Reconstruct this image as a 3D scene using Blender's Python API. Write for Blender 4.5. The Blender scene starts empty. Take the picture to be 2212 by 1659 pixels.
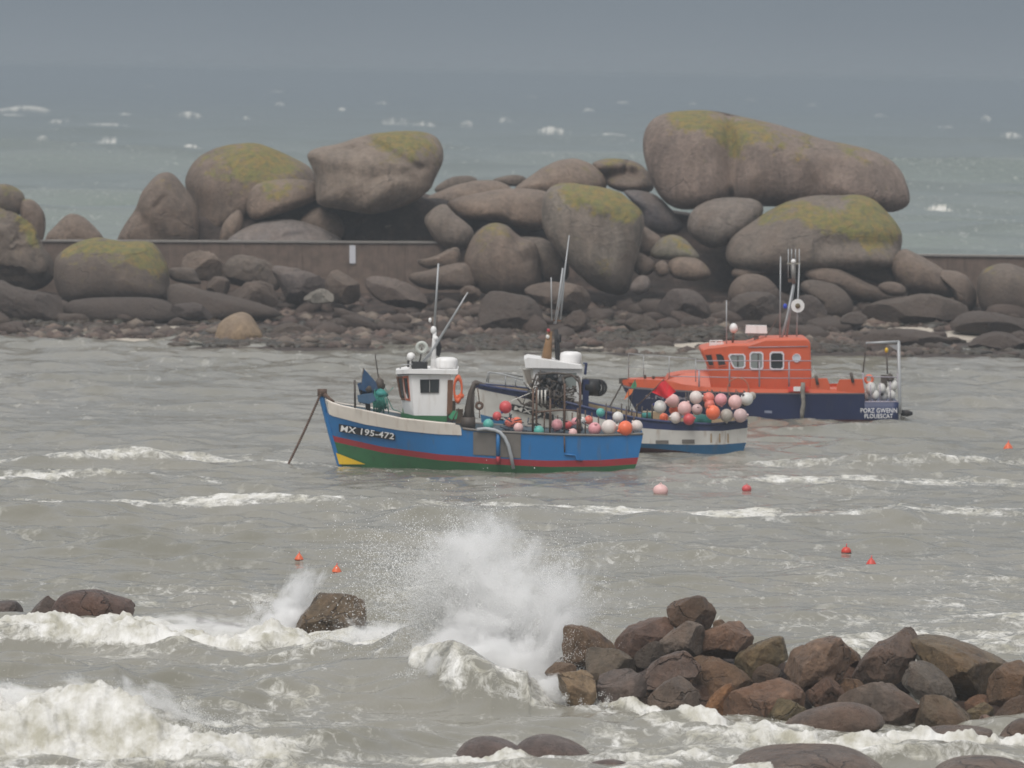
import bpy, bmesh, math, random
import numpy as np
from mathutils import Vector, Matrix
random.seed(7); RNG = np.random.default_rng(11)
S = bpy.context.scene
C = S.collection
# ------------------------------------------------------------------ camera
FP = 12289.0                       # focal length in units of a 2212 px wide picture (200 mm lens, 36 mm film)
CX, CY = 1106.0, 829.5
CAMZ = 11.0
HORY = 168.0                       # row of the true horizon at the picture's centre column
pitch = math.atan((CY - HORY) / FP)
roll = math.radians(0.9)
Fw = Vector((0, math.cos(pitch), -math.sin(pitch)))
R0 = Vector((1, 0, 0)); U0 = R0.cross(Fw)
Rr = R0 * math.cos(roll) + U0 * math.sin(roll)
Ur = U0 * math.cos(roll) - R0 * math.sin(roll)
cam_d = bpy.data.cameras.new('camera'); cam = bpy.data.objects.new('camera', cam_d); C.objects.link(cam)
M = Matrix(((Rr.x, Ur.x, -Fw.x, 0), (Rr.y, Ur.y, -Fw.y, 0), (Rr.z, Ur.z, -Fw.z, CAMZ), (0, 0, 0, 1)))
cam.matrix_world = M
cam_d.lens = 200; cam_d.sensor_width = 36; cam_d.clip_start = 1; cam_d.clip_end = 20000
cam_d.dof.use_dof = True; cam_d.dof.focus_distance = 118; cam_d.dof.aperture_fstop = 2.4
S.camera = cam
# ------------------------------------------------------------------ sky, sun, exposure
SUN_EL, SUN_AZ = math.radians(56), math.radians(205)
W = bpy.data.worlds.new('World'); S.world = W; W.use_nodes = True
nt = W.node_tree; nt.nodes.clear()
out = nt.nodes.new('ShaderNodeOutputWorld'); bg = nt.nodes.new('ShaderNodeBackground')
sky = nt.nodes.new('ShaderNodeTexSky'); sky.sky_type = 'NISHITA'; sky.sun_disc = False
sky.sun_elevation = SUN_EL; sky.sun_rotation = SUN_AZ; sky.dust_density = 4
hs = nt.nodes.new('ShaderNodeHueSaturation'); hs.inputs['Saturation'].default_value = 0.25; hs.inputs['Value'].default_value = 0.9
tc = nt.nodes.new('ShaderNodeTexCoord'); sx = nt.nodes.new('ShaderNodeSeparateXYZ')
cr = nt.nodes.new('ShaderNodeValToRGB')
E = cr.color_ramp.elements
E[0].position = 0.0; E[0].color = (0.250, 0.284, 0.318, 1)
E[1].position = 1.0; E[1].color = (0.86, 0.86, 0.87, 1)
for p, c in ((0.014, (0.210, 0.246, 0.282)), (0.06, (0.262, 0.292, 0.325)), (0.3, (0.50, 0.51, 0.53))):
    e = E.new(p); e.color = (*c, 1)
gain = nt.nodes.new('ShaderNodeVectorMath'); gain.operation = 'SCALE'; gain.inputs['Scale'].default_value = 9.4
ns = nt.nodes.new('ShaderNodeTexNoise'); ns.inputs['Scale'].default_value = 2.2; ns.inputs['Detail'].default_value = 5
mr = nt.nodes.new('ShaderNodeMapRange'); mr.inputs['From Min'].default_value = 0.3; mr.inputs['From Max'].default_value = 0.7
mr.inputs['To Min'].default_value = 0.90; mr.inputs['To Max'].default_value = 1.10
sc = nt.nodes.new('ShaderNodeVectorMath'); sc.operation = 'SCALE'
mx = nt.nodes.new('ShaderNodeMix'); mx.data_type = 'RGBA'; mx.inputs['Factor'].default_value = 0.97
L = nt.links.new
L(tc.outputs['Generated'], sx.inputs[0]); L(sx.outputs['Z'], cr.inputs[0]); L(cr.outputs[0], gain.inputs[0])
L(tc.outputs['Generated'], ns.inputs['Vector']); L(ns.outputs['Fac'], mr.inputs['Value'])
L(gain.outputs[0], sc.inputs[0]); L(mr.outputs[0], sc.inputs['Scale'])
L(sky.outputs[0], hs.inputs['Color']); L(hs.outputs[0], mx.inputs[6]); L(sc.outputs[0], mx.inputs[7])
L(mx.outputs[2], bg.inputs[0]); bg.inputs[1].default_value = 0.1
L(bg.outputs[0], out.inputs[0])
sl = bpy.data.lights.new('sun', 'SUN'); sl.energy = 1.9; sl.angle = math.radians(36); sl.color = (1.0, 0.97, 0.93)
so = bpy.data.objects.new('sun', sl); C.objects.link(so)
sd = Vector((math.sin(SUN_AZ) * math.cos(SUN_EL), math.cos(SUN_AZ) * math.cos(SUN_EL), math.sin(SUN_EL)))
so.rotation_euler = (-sd).to_track_quat('-Z', 'Y').to_euler(); so.location = (0, 0, 60)
S.view_settings.view_transform = 'Standard'; S.view_settings.look = 'None'
S.view_settings.exposure = 0.18; S.view_settings.gamma = 1.0; S.view_settings.use_curve_mapping = False
S.render.engine = 'CYCLES'
S.cycles.max_bounces = 20; S.cycles.diffuse_bounces = 5; S.cycles.glossy_bounces = 2; S.cycles.transmission_bounces = 8; S.cycles.volume_bounces = 16
S.cycles.transparent_max_bounces = 8
# ------------------------------------------------------------------ picture row/column -> world
F3 = np.array(Fw); R3 = np.array(Rr); U3 = np.array(Ur)
def P(px, py, Y):
    d = F3 + R3 * ((px - CX) / FP) + U3 * ((CY - py) / FP)
    t = Y / d[1]
    return np.array((d[0] * t, Y, CAMZ + d[2] * t))
def G(px, py, z=0.0):
    d = F3 + R3 * ((px - CX) / FP) + U3 * ((CY - py) / FP)
    t = (z - CAMZ) / d[2]
    return np.array((d[0] * t, d[1] * t, z))
# ------------------------------------------------------------------ noise
def _h(i, j, k, s):
    n = (i * 374761393 + j * 668265263 + k * 2147483647 + s * 1274126177) & 0xffffffff
    n = ((n ^ (n >> 13)) * 1274126177) & 0xffffffff
    n = (n ^ (n >> 16)) & 0xffff
    return n / 65535.0
def vnoise(x, y, z, s=0):
    x = np.asarray(x, float); y = np.asarray(y, float) + 0 * x; z = np.asarray(z, float) + 0 * x
    xi = np.floor(x).astype(np.int64); yi = np.floor(y).astype(np.int64); zi = np.floor(z).astype(np.int64)
    fx = x - xi; fy = y - yi; fz = z - zi
    fx = fx * fx * (3 - 2 * fx); fy = fy * fy * (3 - 2 * fy); fz = fz * fz * (3 - 2 * fz)
    r = 0
    for a in (0, 1):
        wa = fx if a else 1 - fx
        for b in (0, 1):
            wb = fy if b else 1 - fy
            for c in (0, 1):
                wc = fz if c else 1 - fz
                r = r + wa * wb * wc * _h(xi + a, yi + b, zi + c, s)
    return r * 2 - 1
def fbm(x, y, z, o=4, s=0, g=0.5):
    r = 0; a = 1.0; f = 1.0; t = 0
    for i in range(o):
        r = r + a * vnoise(np.asarray(x) * f, np.asarray(y) * f, np.asarray(z) * f, s + i * 17); t += a; a *= g; f *= 2.03
    return r / t
def sstep(a, b, x):
    t = np.clip((np.asarray(x, float) - a) / (b - a), 0, 1); return t * t * (3 - 2 * t)
# ------------------------------------------------------------------ objects
def tag(o, label=None, cat=None, group=None, kind=None):
    if label: o['label'] = label
    if cat: o['category'] = cat
    if group: o['group'] = group
    if kind: o['kind'] = kind
    return o
def thing(name, loc, label, cat, group=None):
    o = bpy.data.objects.new(name, None); o.empty_display_size = 0.2; C.objects.link(o); o.location = tuple(loc)
    return tag(o, label, cat, group)
def origin_of(p):
    v = Vector((0, 0, 0))
    while p is not None: v += p.location; p = p.parent
    return np.array(v)
def mesh(name, verts, faces, mats, parent=None, smooth=False, mi=None, loc=None):
    """verts in world metres; the object's origin is its parent's (or loc)."""
    verts = np.asarray(verts, float)
    me = bpy.data.meshes.new(name)
    base = origin_of(parent) if parent is not None else (np.array(loc, float) if loc is not None else np.zeros(3))
    me.from_pydata((verts - base).tolist(), [], [tuple(int(q) for q in f) for f in faces])
    for m in (mats if isinstance(mats, (list, tuple)) else [mats]): me.materials.append(m)
    if mi is not None: me.polygons.foreach_set('material_index', np.asarray(mi, np.int32))
    if smooth: me.polygons.foreach_set('use_smooth', np.ones(len(me.polygons), bool))
    me.update()
    o = bpy.data.objects.new(name, me); C.objects.link(o)
    if parent is not None: o.parent = parent
    elif loc is not None: o.location = tuple(loc)
    return o
class MB:
    def __init__(s): s.v = []; s.f = []; s.m = []
    def add(s, v, f, m=0):
        n = len(s.v); s.v += [tuple(q) for q in v]; s.f += [tuple(i + n for i in q) for q in f]; s.m += [m] * len(f); return s
    def tube(s, pts, r, n=6, m=0, cap=True):
        pts = [np.array(p, float) for p in pts]; V = []; Fc = []
        rr = r if hasattr(r, '__len__') else [r] * len(pts)
        for i, p in enumerate(pts):
            d = (pts[min(i + 1, len(pts) - 1)] - pts[max(i - 1, 0)]); d = d / (np.linalg.norm(d) + 1e-9)
            a = np.cross(d, (0, 1, 0) if abs(d[1]) < 0.9 else (1, 0, 0)); a /= np.linalg.norm(a); b = np.cross(d, a)
            for k in range(n):
                t = 2 * math.pi * k / n; V.append(p + rr[i] * (a * math.cos(t) + b * math.sin(t)))
        for i in range(len(pts) - 1):
            for k in range(n):
                Fc.append((i * n + k, i * n + (k + 1) % n, (i + 1) * n + (k + 1) % n, (i + 1) * n + k))
        if cap: Fc.append(tuple(range(n))[::-1]); Fc.append(tuple((len(pts) - 1) * n + k for k in range(n)))
        return s.add(V, Fc, m)
    def box(s, c, h, m=0, taper=1.0, ux=None):
        c = np.array(c, float); V = []
        for z in (-1, 1):
            t = taper if z > 0 else 1
            for x, y in ((-1, -1), (1, -1), (1, 1), (-1, 1)): V.append(c + np.array((x * h[0] * t, y * h[1] * t, z * h[2])))
        return s.add(V, [(3, 2, 1, 0), (4, 5, 6, 7), (0, 1, 5, 4), (1, 2, 6, 5), (2, 3, 7, 6), (3, 0, 4, 7)], m)
    def prism(s, front, dy, m=0):
        """front: world points of a polygon facing the viewer, extruded by dy away from the viewer"""
        n = len(front); V = [np.array(p, float) for p in front] + [np.array(p, float) + np.array((0, dy, 0)) for p in front]
        Fc = [tuple(range(n))[::-1], tuple(range(n, 2 * n))] + [(i, (i + 1) % n, (i + 1) % n + n, i + n) for i in range(n)]
        return s.add(V, Fc, m)
    def ball(s, c, r, nu=12, nv=8, sq=(1, 1, 1), m=0, wob=0, seed=0):
        c = np.array(c, float); V = []; Fc = []
        for i in range(nv + 1):
            ph = math.pi * i / nv
            for j in range(nu):
                th = 2 * math.pi * j / nu
                d = np.array((math.sin(ph) * math.cos(th), math.sin(ph) * math.sin(th), math.cos(ph)))
                k = 1 + (wob * float(vnoise(d[0] * 2.3 + seed, d[1] * 2.3, d[2] * 2.3)) if wob else 0)
                V.append(c + d * k * r * np.array(sq))
        for i in range(nv):
            for j in range(nu): Fc.append((i * nu + j, (i + 1) * nu + j, (i + 1) * nu + (j + 1) % nu, i * nu + (j + 1) % nu))
        return s.add(V, Fc, m)
    def ring(s, c, R_, r, axis='y', nu=20, nv=7, m=0):
        c = np.array(c, float); V = []; Fc = []
        for i in range(nu):
            a = 2 * math.pi * i / nu
            for j in range(nv):
                b = 2 * math.pi * j / nv; q = R_ + r * math.cos(b)
                if axis == 'y': d = (q * math.cos(a), r * math.sin(b), q * math.sin(a))
                else: d = (q * math.cos(a), q * math.sin(a), r * math.sin(b))
                V.append(c + np.array(d))
        for i in range(nu):
            for j in range(nv): Fc.append((i * nv + j, i * nv + (j + 1) % nv, ((i + 1) % nu) * nv + (j + 1) % nv, ((i + 1) % nu) * nv + j))
        return s.add(V, Fc, m)
    def lathe(s, c, prof, n=12, m=0):
        c = np.array(c, float); V = []; Fc = []
        for r, z in prof:
            for k in range(n):
                t = 2 * math.pi * k / n; V.append(c + np.array((r * math.cos(t), r * math.sin(t), z)))
        for i in range(len(prof) - 1):
            for k in range(n): Fc.append((i * n + k, i * n + (k + 1) % n, (i + 1) * n + (k + 1) % n, (i + 1) * n + k))
        Fc.append(tuple(range(n))[::-1]); Fc.append(tuple((len(prof) - 1) * n + k for k in range(n)))
        return s.add(V, Fc, m)
    def build(s, name, mats, parent=None, smooth=False, loc=None):
        return mesh(name, s.v, s.f, mats, parent, smooth, s.m, loc)
# ------------------------------------------------------------------ materials
def nodes(m): m.use_nodes = True; m.node_tree.nodes.clear(); return m.node_tree.nodes, m.node_tree.links.new
def paint(name, col, rough=0.45, var=0.18, scale=3.0, metal=0.0, dirt=(0.16, 0.11, 0.07), dirt_amt=0.12, bump=0.0):
    m = bpy.data.materials.new(name); N, K = nodes(m)
    o = N.new('ShaderNodeOutputMaterial'); b = N.new('ShaderNodeBsdfPrincipled'); K(b.outputs[0], o.inputs[0])
    t = N.new('ShaderNodeTexCoord')
    n1 = N.new('ShaderNodeTexNoise'); n1.inputs['Scale'].default_value = scale; n1.inputs['Detail'].default_value = 6
    K(t.outputs['Object'], n1.inputs['Vector'])
    r1 = N.new('ShaderNodeMapRange'); r1.inputs['From Min'].default_value = 0.3; r1.inputs['From Max'].default_value = 0.7
    r1.inputs['To Min'].default_value = 1 - var; r1.inputs['To Max'].default_value = 1 + var * 0.6; K(n1.outputs['Fac'], r1.inputs['Value'])
    s = N.new('ShaderNodeVectorMath'); s.operation = 'SCALE'; s.inputs[0].default_value = col[:3]; K(r1.outputs[0], s.inputs['Scale'])
    mp = N.new('ShaderNodeMapping'); mp.inputs['Scale'].default_value = (7, 7, 0.9); K(t.outputs['Object'], mp.inputs[0])
    n2 = N.new('ShaderNodeTexNoise'); n2.inputs['Scale'].default_value = 1.0; n2.inputs['Detail'].default_value = 5; K(mp.outputs[0], n2.inputs['Vector'])
    r2 = N.new('ShaderNodeMapRange'); r2.inputs['From Min'].default_value = 0.55; r2.inputs['From Max'].default_value = 0.75
    r2.inputs['To Max'].default_value = dirt_amt * 2.5; K(n2.outputs['Fac'], r2.inputs['Value'])
    x = N.new('ShaderNodeMix'); x.data_type = 'RGBA'; K(r2.outputs[0], x.inputs['Factor']); K(s.outputs[0], x.inputs[6]); x.inputs[7].default_value = (*dirt, 1)
    K(x.outputs[2], b.inputs['Base Color']); b.inputs['Roughness'].default_value = rough; b.inputs['Metallic'].default_value = metal
    if bump:
        bp = N.new('ShaderNodeBump'); bp.inputs['Strength'].default_value = bump; bp.inputs['Distance'].default_value = 0.03
        K(n1.outputs['Fac'], bp.inputs['Height']); K(bp.outputs[0], b.inputs['Normal'])
    return m
def rock_mat(name, wet=False, tide=True):
    """granite: the object's own colour is its tone, alpha its share of lichen; attribute 'lichen' adds patches"""
    m = bpy.data.materials.new(name); N, K = nodes(m)
    o = N.new('ShaderNodeOutputMaterial'); b = N.new('ShaderNodeBsdfPrincipled'); K(b.outputs[0], o.inputs[0])
    oi = N.new('ShaderNodeObjectInfo'); g = N.new('ShaderNodeNewGeometry'); pos = g.outputs['Position']
    def noise(sc, det, mapscale=None, rough=0.6):
        n = N.new('ShaderNodeTexNoise'); n.inputs['Scale'].default_value = sc; n.inputs['Detail'].default_value = det; n.inputs['Roughness'].default_value = rough
        if mapscale:
            q = N.new('ShaderNodeMapping'); q.inputs['Scale'].default_value = mapscale; K(pos, q.inputs[0]); K(q.outputs[0], n.inputs['Vector'])
        else: K(pos, n.inputs['Vector'])
        return n.outputs['Fac']
    def rng(v, a, b_, c, d):
        n = N.new('ShaderNodeMapRange'); K(v, n.inputs['Value'])
        for i, q in zip(('From Min', 'From Max', 'To Min', 'To Max'), (a, b_, c, d)): n.inputs[i].default_value = q
        return n.outputs[0]
    def math_(op, a, b_=None, clamp=False):
        n = N.new('ShaderNodeMath'); n.operation = op; n.use_clamp = clamp
        for i, q in enumerate((a, b_)):
            if q is None: continue
            if isinstance(q, (int, float)): n.inputs[i].default_value = q
            else: K(q, n.inputs[i])
        return n.outputs[0]
    def mixc(f, a, b_):
        n = N.new('ShaderNodeMix'); n.data_type = 'RGBA'
        for i, q in ((0, f), (6, a), (7, b_)):
            if isinstance(q, (int, float)): n.inputs[i].default_value = q
            elif isinstance(q, tuple): n.inputs[i].default_value = (*q, 1)
            else: K(q, n.inputs[i])
        return n.outputs[2]
    big = noise(0.55 if not wet else 1.6, 5); fine = noise(5.0 if not wet else 11.0, 9, None, 0.75)
    streak = noise(1.0, 6, (2.6, 2.6, 0.28) if not wet else (5, 5, 2))
    v = math_('MULTIPLY', rng(big, 0.3, 0.7, 0.70, 1.28), rng(fine, 0.3, 0.7, 0.66, 1.34))
    v = math_('MULTIPLY', v, rng(streak, 0.3, 0.7, 0.70, 1.30))
    s = N.new('ShaderNodeVectorMath'); s.operation = 'SCALE'; K(oi.outputs['Color'], s.inputs[0]); K(math_('MULTIPLY', v, 1.12 if not wet else 1.3), s.inputs['Scale'])
    col = s.outputs[0]
    pink = mixc(rng(noise(0.9, 4, (1, 1, .6)), 0.45, 0.7, 0.0, 0.40), col, (0.22, 0.150, 0.108) if not wet else (0.19, 0.090, 0.042))
    col = pink
    sep = N.new('ShaderNodeSeparateXYZ'); K(g.outputs['Normal'], sep.inputs[0])
    at = N.new('ShaderNodeAttribute'); at.attribute_name = 'lichen'
    if not wet:
        up = math_('MULTIPLY', rng(sep.outputs['Z'], 0.25, 0.85, 0.0, 1.0), oi.outputs['Alpha'])
        # patchy paler tone on upward faces
        col = mixc(math_('MULTIPLY', rng(sep.outputs['Z'], 0.1, 0.9, 0.0, 0.45), rng(fine, 0.35, 0.6, 0.3, 1.0)), col, (0.29, 0.24, 0.20))
        li = math_('ADD', up, at.outputs['Fac'])
        li = math_('ADD', li, rng(noise(1.5, 9, None, 0.78), 0.36, 0.64, -0.52, 0.52))
        li = math_('MULTIPLY', rng(li, 0.42, 0.78, 0.0, 0.95), rng(fine, 0.3, 0.55, 0.6, 1.0))
        lc = mixc(rng(noise(2.3, 5), 0.4, 0.62, 0.0, 1.0), (0.205, 0.200, 0.050), (0.31, 0.215, 0.055))
        lc = mixc(rng(noise(4.1, 5), 0.45, 0.68, 0.0, 0.7), lc, (0.10, 0.10, 0.055))
        col = mixc(li, col, lc)
        # tide mark: algae and weed stain the stone below high water
        sp = N.new('ShaderNodeSeparateXYZ'); K(pos, sp.inputs[0])
        tz = math_('ADD', sp.outputs['Z'], rng(noise(0.8, 5), 0.3, 0.7, -0.45, 0.45))
        col = mixc(rng(tz, 1.4, 3.2, 0.80 if tide else 0.0, 0.0), col, (0.058, 0.040, 0.031))
        b.inputs['Roughness'].default_value = 0.75
    else:
        li = math_('MULTIPLY', at.outputs['Fac'], rng(noise(3, 5), 0.4, 0.6, 0.2, 1.0))
        col = mixc(li, col, (0.13, 0.115, 0.05))
        col = mixc(rng(noise(2.2, 6, None, .7), 0.55, 0.72, 0.0, 0.75), col, (0.045, 0.032, 0.026))
        K(rng(noise(4, 4), 0.3, 0.7, 0.22, 0.52), b.inputs['Roughness'])
    vq = N.new('ShaderNodeTexVoronoi'); vq.feature = 'DISTANCE_TO_EDGE'; vq.inputs['Scale'].default_value = .38 if not wet else 1.3
    wm = N.new('ShaderNodeMix'); wm.data_type = 'RGBA'; wm.inputs[0].default_value = .12; wn = N.new('ShaderNodeTexNoise'); wn.inputs['Scale'].default_value = 1.3; wn.inputs['Detail'].default_value = 5
    K(pos, wn.inputs['Vector']); K(pos, wm.inputs[6]); K(wn.outputs['Color'], wm.inputs[7]); wm.blend_type = 'ADD'; wm.inputs[0].default_value = 1.0; K(wm.outputs[2], vq.inputs['Vector'])
    ck = math_('MULTIPLY', rng(vq.outputs['Distance'], 0.0, 0.022 if not wet else .03, 1.0, 0.0), rng(noise(.7, 3), .50, .62, 0.0, 1.0))
    col = mixc(math_('MULTIPLY', ck, .28 if not wet else .55), col, (.03, .024, .02))
    K(col, b.inputs['Base Color'])
    bp = N.new('ShaderNodeBump'); bp.inputs['Strength'].default_value = 0.95; bp.inputs['Distance'].default_value = 0.16 if not wet else 0.10
    K(math_('SUBTRACT', math_('ADD', fine, math_('MULTIPLY', big, 0.8)), math_('MULTIPLY', ck, .35 if not wet else .8)), bp.inputs['Height']); K(bp.outputs[0], b.inputs['Normal'])
    return m
GRAN = rock_mat('granite'); TANG = rock_mat('clean_granite', False, False); WET = rock_mat('wet_rock', True)
# ================================================================== WATER
def poly_world(pts):      # [(px,py,value...)] on the water -> arrays x, Y, values
    a = [np.concatenate((G(p[0], p[1])[:2], p[2:])) for p in pts]
    a.sort(key=lambda q: q[0]); return np.array(a)
# breakers: (points (px, py, height), front width, back width, foam, foam reach front/back)
BREAK = [
 ([(-400,1640,.7),(-100,1622,.72),(60,1612,.70),(200,1604,.74),(300,1612,.60),(390,1622,.34),(480,1634,.14),(700,1640,.0)], 1.0, 2.8, .92, 1.7, 1.6),
 ([(-400,1400,.3),(0,1392,.34),(150,1388,.26),(260,1392,.38),(380,1398,.16),(420,1400,.10),(520,1402,.10),(570,1400,.22),(620,1396,.24),(680,1410,.10),(760,1412,.12),(840,1404,.30),(920,1402,.34),(980,1405,.1)], .7, 2.0, 1.1, .6, 3.2),
 ([(880,1484,.0),(930,1498,.35),(980,1516,.55),(1060,1530,.62),(1140,1526,.5),(1200,1515,.3),(1260,1505,.0)], 1.0, 2.2, 1.55, 1.3, 1.2),
 ([(300,1560,.0),(480,1530,.22),(620,1500,.38),(760,1486,.52),(880,1490,.62),(980,1510,.45),(1080,1520,.1)], 1.9, 2.6, 0, .1, .1),
 ([(380,1660,.0),(520,1625,.2),(700,1620,.22),(900,1600,.1),(1000,1590,0)], 1.2, 2.2, 0, .1, .1),
 ([(-100,1515,.3),(100,1500,.36),(240,1500,.34),(340,1520,.1),(420,1530,0)], .9, 1.6, 0, .1, .1),
 ([(800,1440,.0),(880,1430,.45),(960,1425,.62),(1060,1425,.5),(1160,1430,.2),(1220,1430,0)], .9, 2.0, .62, .6, .4),
 ([(-300,1128,.16),(0,1110,.18),(150,1108,.2),(330,1104,.16),(500,1100,.16),(700,1102,.2),(800,1110,.1),(900,1118,.2),(1060,1114,.2),(1300,1122,.22),(1480,1130,.2),(1700,1130,.26),(1960,1128,.3),(2010,1128,.2),(2300,1126,.16)], 1.2, 3.2, .98, .5, 3.4),
 ([(-300,1045,.1),(0,1040,.1),(380,1034,.1),(520,1050,.02),(700,1060,.0)], 1.0, 3, .85, .5, 1.8),
 ([(-300,1004,.06),(0,1003,.1),(300,1000,.1),(600,1000,.08),(740,1010,.02)], 1.0, 3, .85, .5, 1.8),
 ([(1300,1040,.0),(1500,1046,.06),(1800,1040,.08),(2300,1050,.05)], 1.0, 3, .66, .8, 2.2),
 ([(1400,1012,.0),(1600,1006,.06),(1900,1010,.08),(2300,1002,.05)], 1.0, 3, .60, .6, 2.),
 ([(1120,1500,.05),(1200,1524,.16),(1330,1540,.12),(1480,1575,.14),(1600,1590,.08),(1760,1612,.1),(1960,1612,.16),(2300,1620,.1)], .4, .8, 1.15, .45, .5),
 ([(1200,1540,.05),(1330,1560,.1),(1480,1592,.12),(1700,1612,.1)], .5, 1.2, .7, .4, .5),
 ([(-200,1668,.05),(300,1664,.1),(700,1672,.06),(950,1672,.08),(1200,1672,.04),(1600,1672,.05)], .5, 1.0, .55, .6, .6),
 ([(400,1450,.0),(560,1440,.12),(700,1424,.2),(800,1418,.1),(1000,1420,0)], .6, 1.6, .8, .4, 1.4),
 ([(1200,1700,.0),(1500,1640,.12),(1900,1636,.12),(2300,1650,.1)], .6, 1.4, .42, .5, .8),
]
# patches of foam lying on the water: px, py, rx px, ry px, strength
PATCH = [(160,1378,300,16,.5),(430,1375,240,20,.55),(620,1385,150,24,.62),(830,1380,110,26,.6),(1010,1400,110,30,.6),(1120,1470,120,34,.9),
 (1180,1450,60,40,.8),(120,1580,330,40,.55),(300,1636,360,14,.5),(1050,1640,180,14,.62),(1190,1615,70,9,.5),(1040,1618,60,16,.9),(1110,1632,50,10,.9),(420,1385,120,16,.7),(1360,1640,120,10,.4),(1480,1556,130,10,.5),
 (1700,1585,120,8,.45),(1960,1610,110,10,.6),(2130,1600,120,9,.4),(1850,1625,260,7,.3),(480,1404,260,14,.42),(1380,1420,90,12,.34),(1640,1345,200,12,.18),
 (960,1096,240,8,.34),(1380,1108,260,10,.35),(120,1090,220,9,.34),(600,1092,220,7,.25),(1800,1060,260,12,.24),(2080,1100,160,9,.2),(1500,1025,140,6,.22),
 (700,1008,60,5,.45),(980,1012,130,4,.38),(1250,1036,150,5,.25),(1580,996,120,4,.2),(1980,990,160,4,.12),(1100,1560,220,8,.18),(1420,1500,60,14,.4)]
CAPS = [(52,246,58,1.8),(18,252,40,1.2),(412,256,26,2.2),(236,308,24,.8),(545,307,36,1.4),(408,329,22,1.8),(1190,294,26,1.1),(1346,318,46,1.6),(1310,306,36,1.0),(822,225,14,1.6),
 (1273,241,14,1.6),(850,271,34,.9),(918,273,20,.7),(320,186,14,1.5),(600,197,12,1.5),(1150,210,10,1.6),(1346,222,12,1.6),(2040,279,14,1.3),(2138,263,9,2.0),(1990,345,16,.8),(600,228,8,1.4),
 (1010,272,10,.9),(130,266,16,1.2),(270,250,14,1.0),(535,262,8,1.2),(130,430,42,.22),(60,418,34,.2),(1255,342,30,.5),(1870,318,14,.8),(2010,300,10,1.0),(90,318,12,.8),(740,240,8,1.6),(1500,225,8,1.8),(1750,226,8,1.8),(1620,215,9,1.8),(1900,250,12,1.4),(2190,300,20,.9),(2030,465,20,.2),(230,268,40,.6),(450,300,60,.4),(1090,262,18,1.0)]
BW = [(poly_world(b[0]),) + tuple(b[1:]) for b in BREAK]
rs = np.random.default_rng(5)
WV = []
for i in range(46):      # harbour chop
    lam = 0.5 * (9.0 / 0.5) ** (i / 45.0); th = math.radians(-90 + rs.normal(8, 34)); WV.append((2 * math.pi / lam * math.cos(th), 2 * math.pi / lam * math.sin(th), rs.uniform(0, 6.28), 0.0105 * lam ** 0.62))
WF = []
for i in range(34):      # open sea
    lam = 5 * (85.0 / 5) ** (i / 33.0); th = math.radians(-90 + rs.normal(12, 26)); WF.append((2 * math.pi / lam * math.cos(th), 2 * math.pi / lam * math.sin(th), rs.uniform(0, 6.28), 0.0125 * lam ** 0.85, lam))
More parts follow.
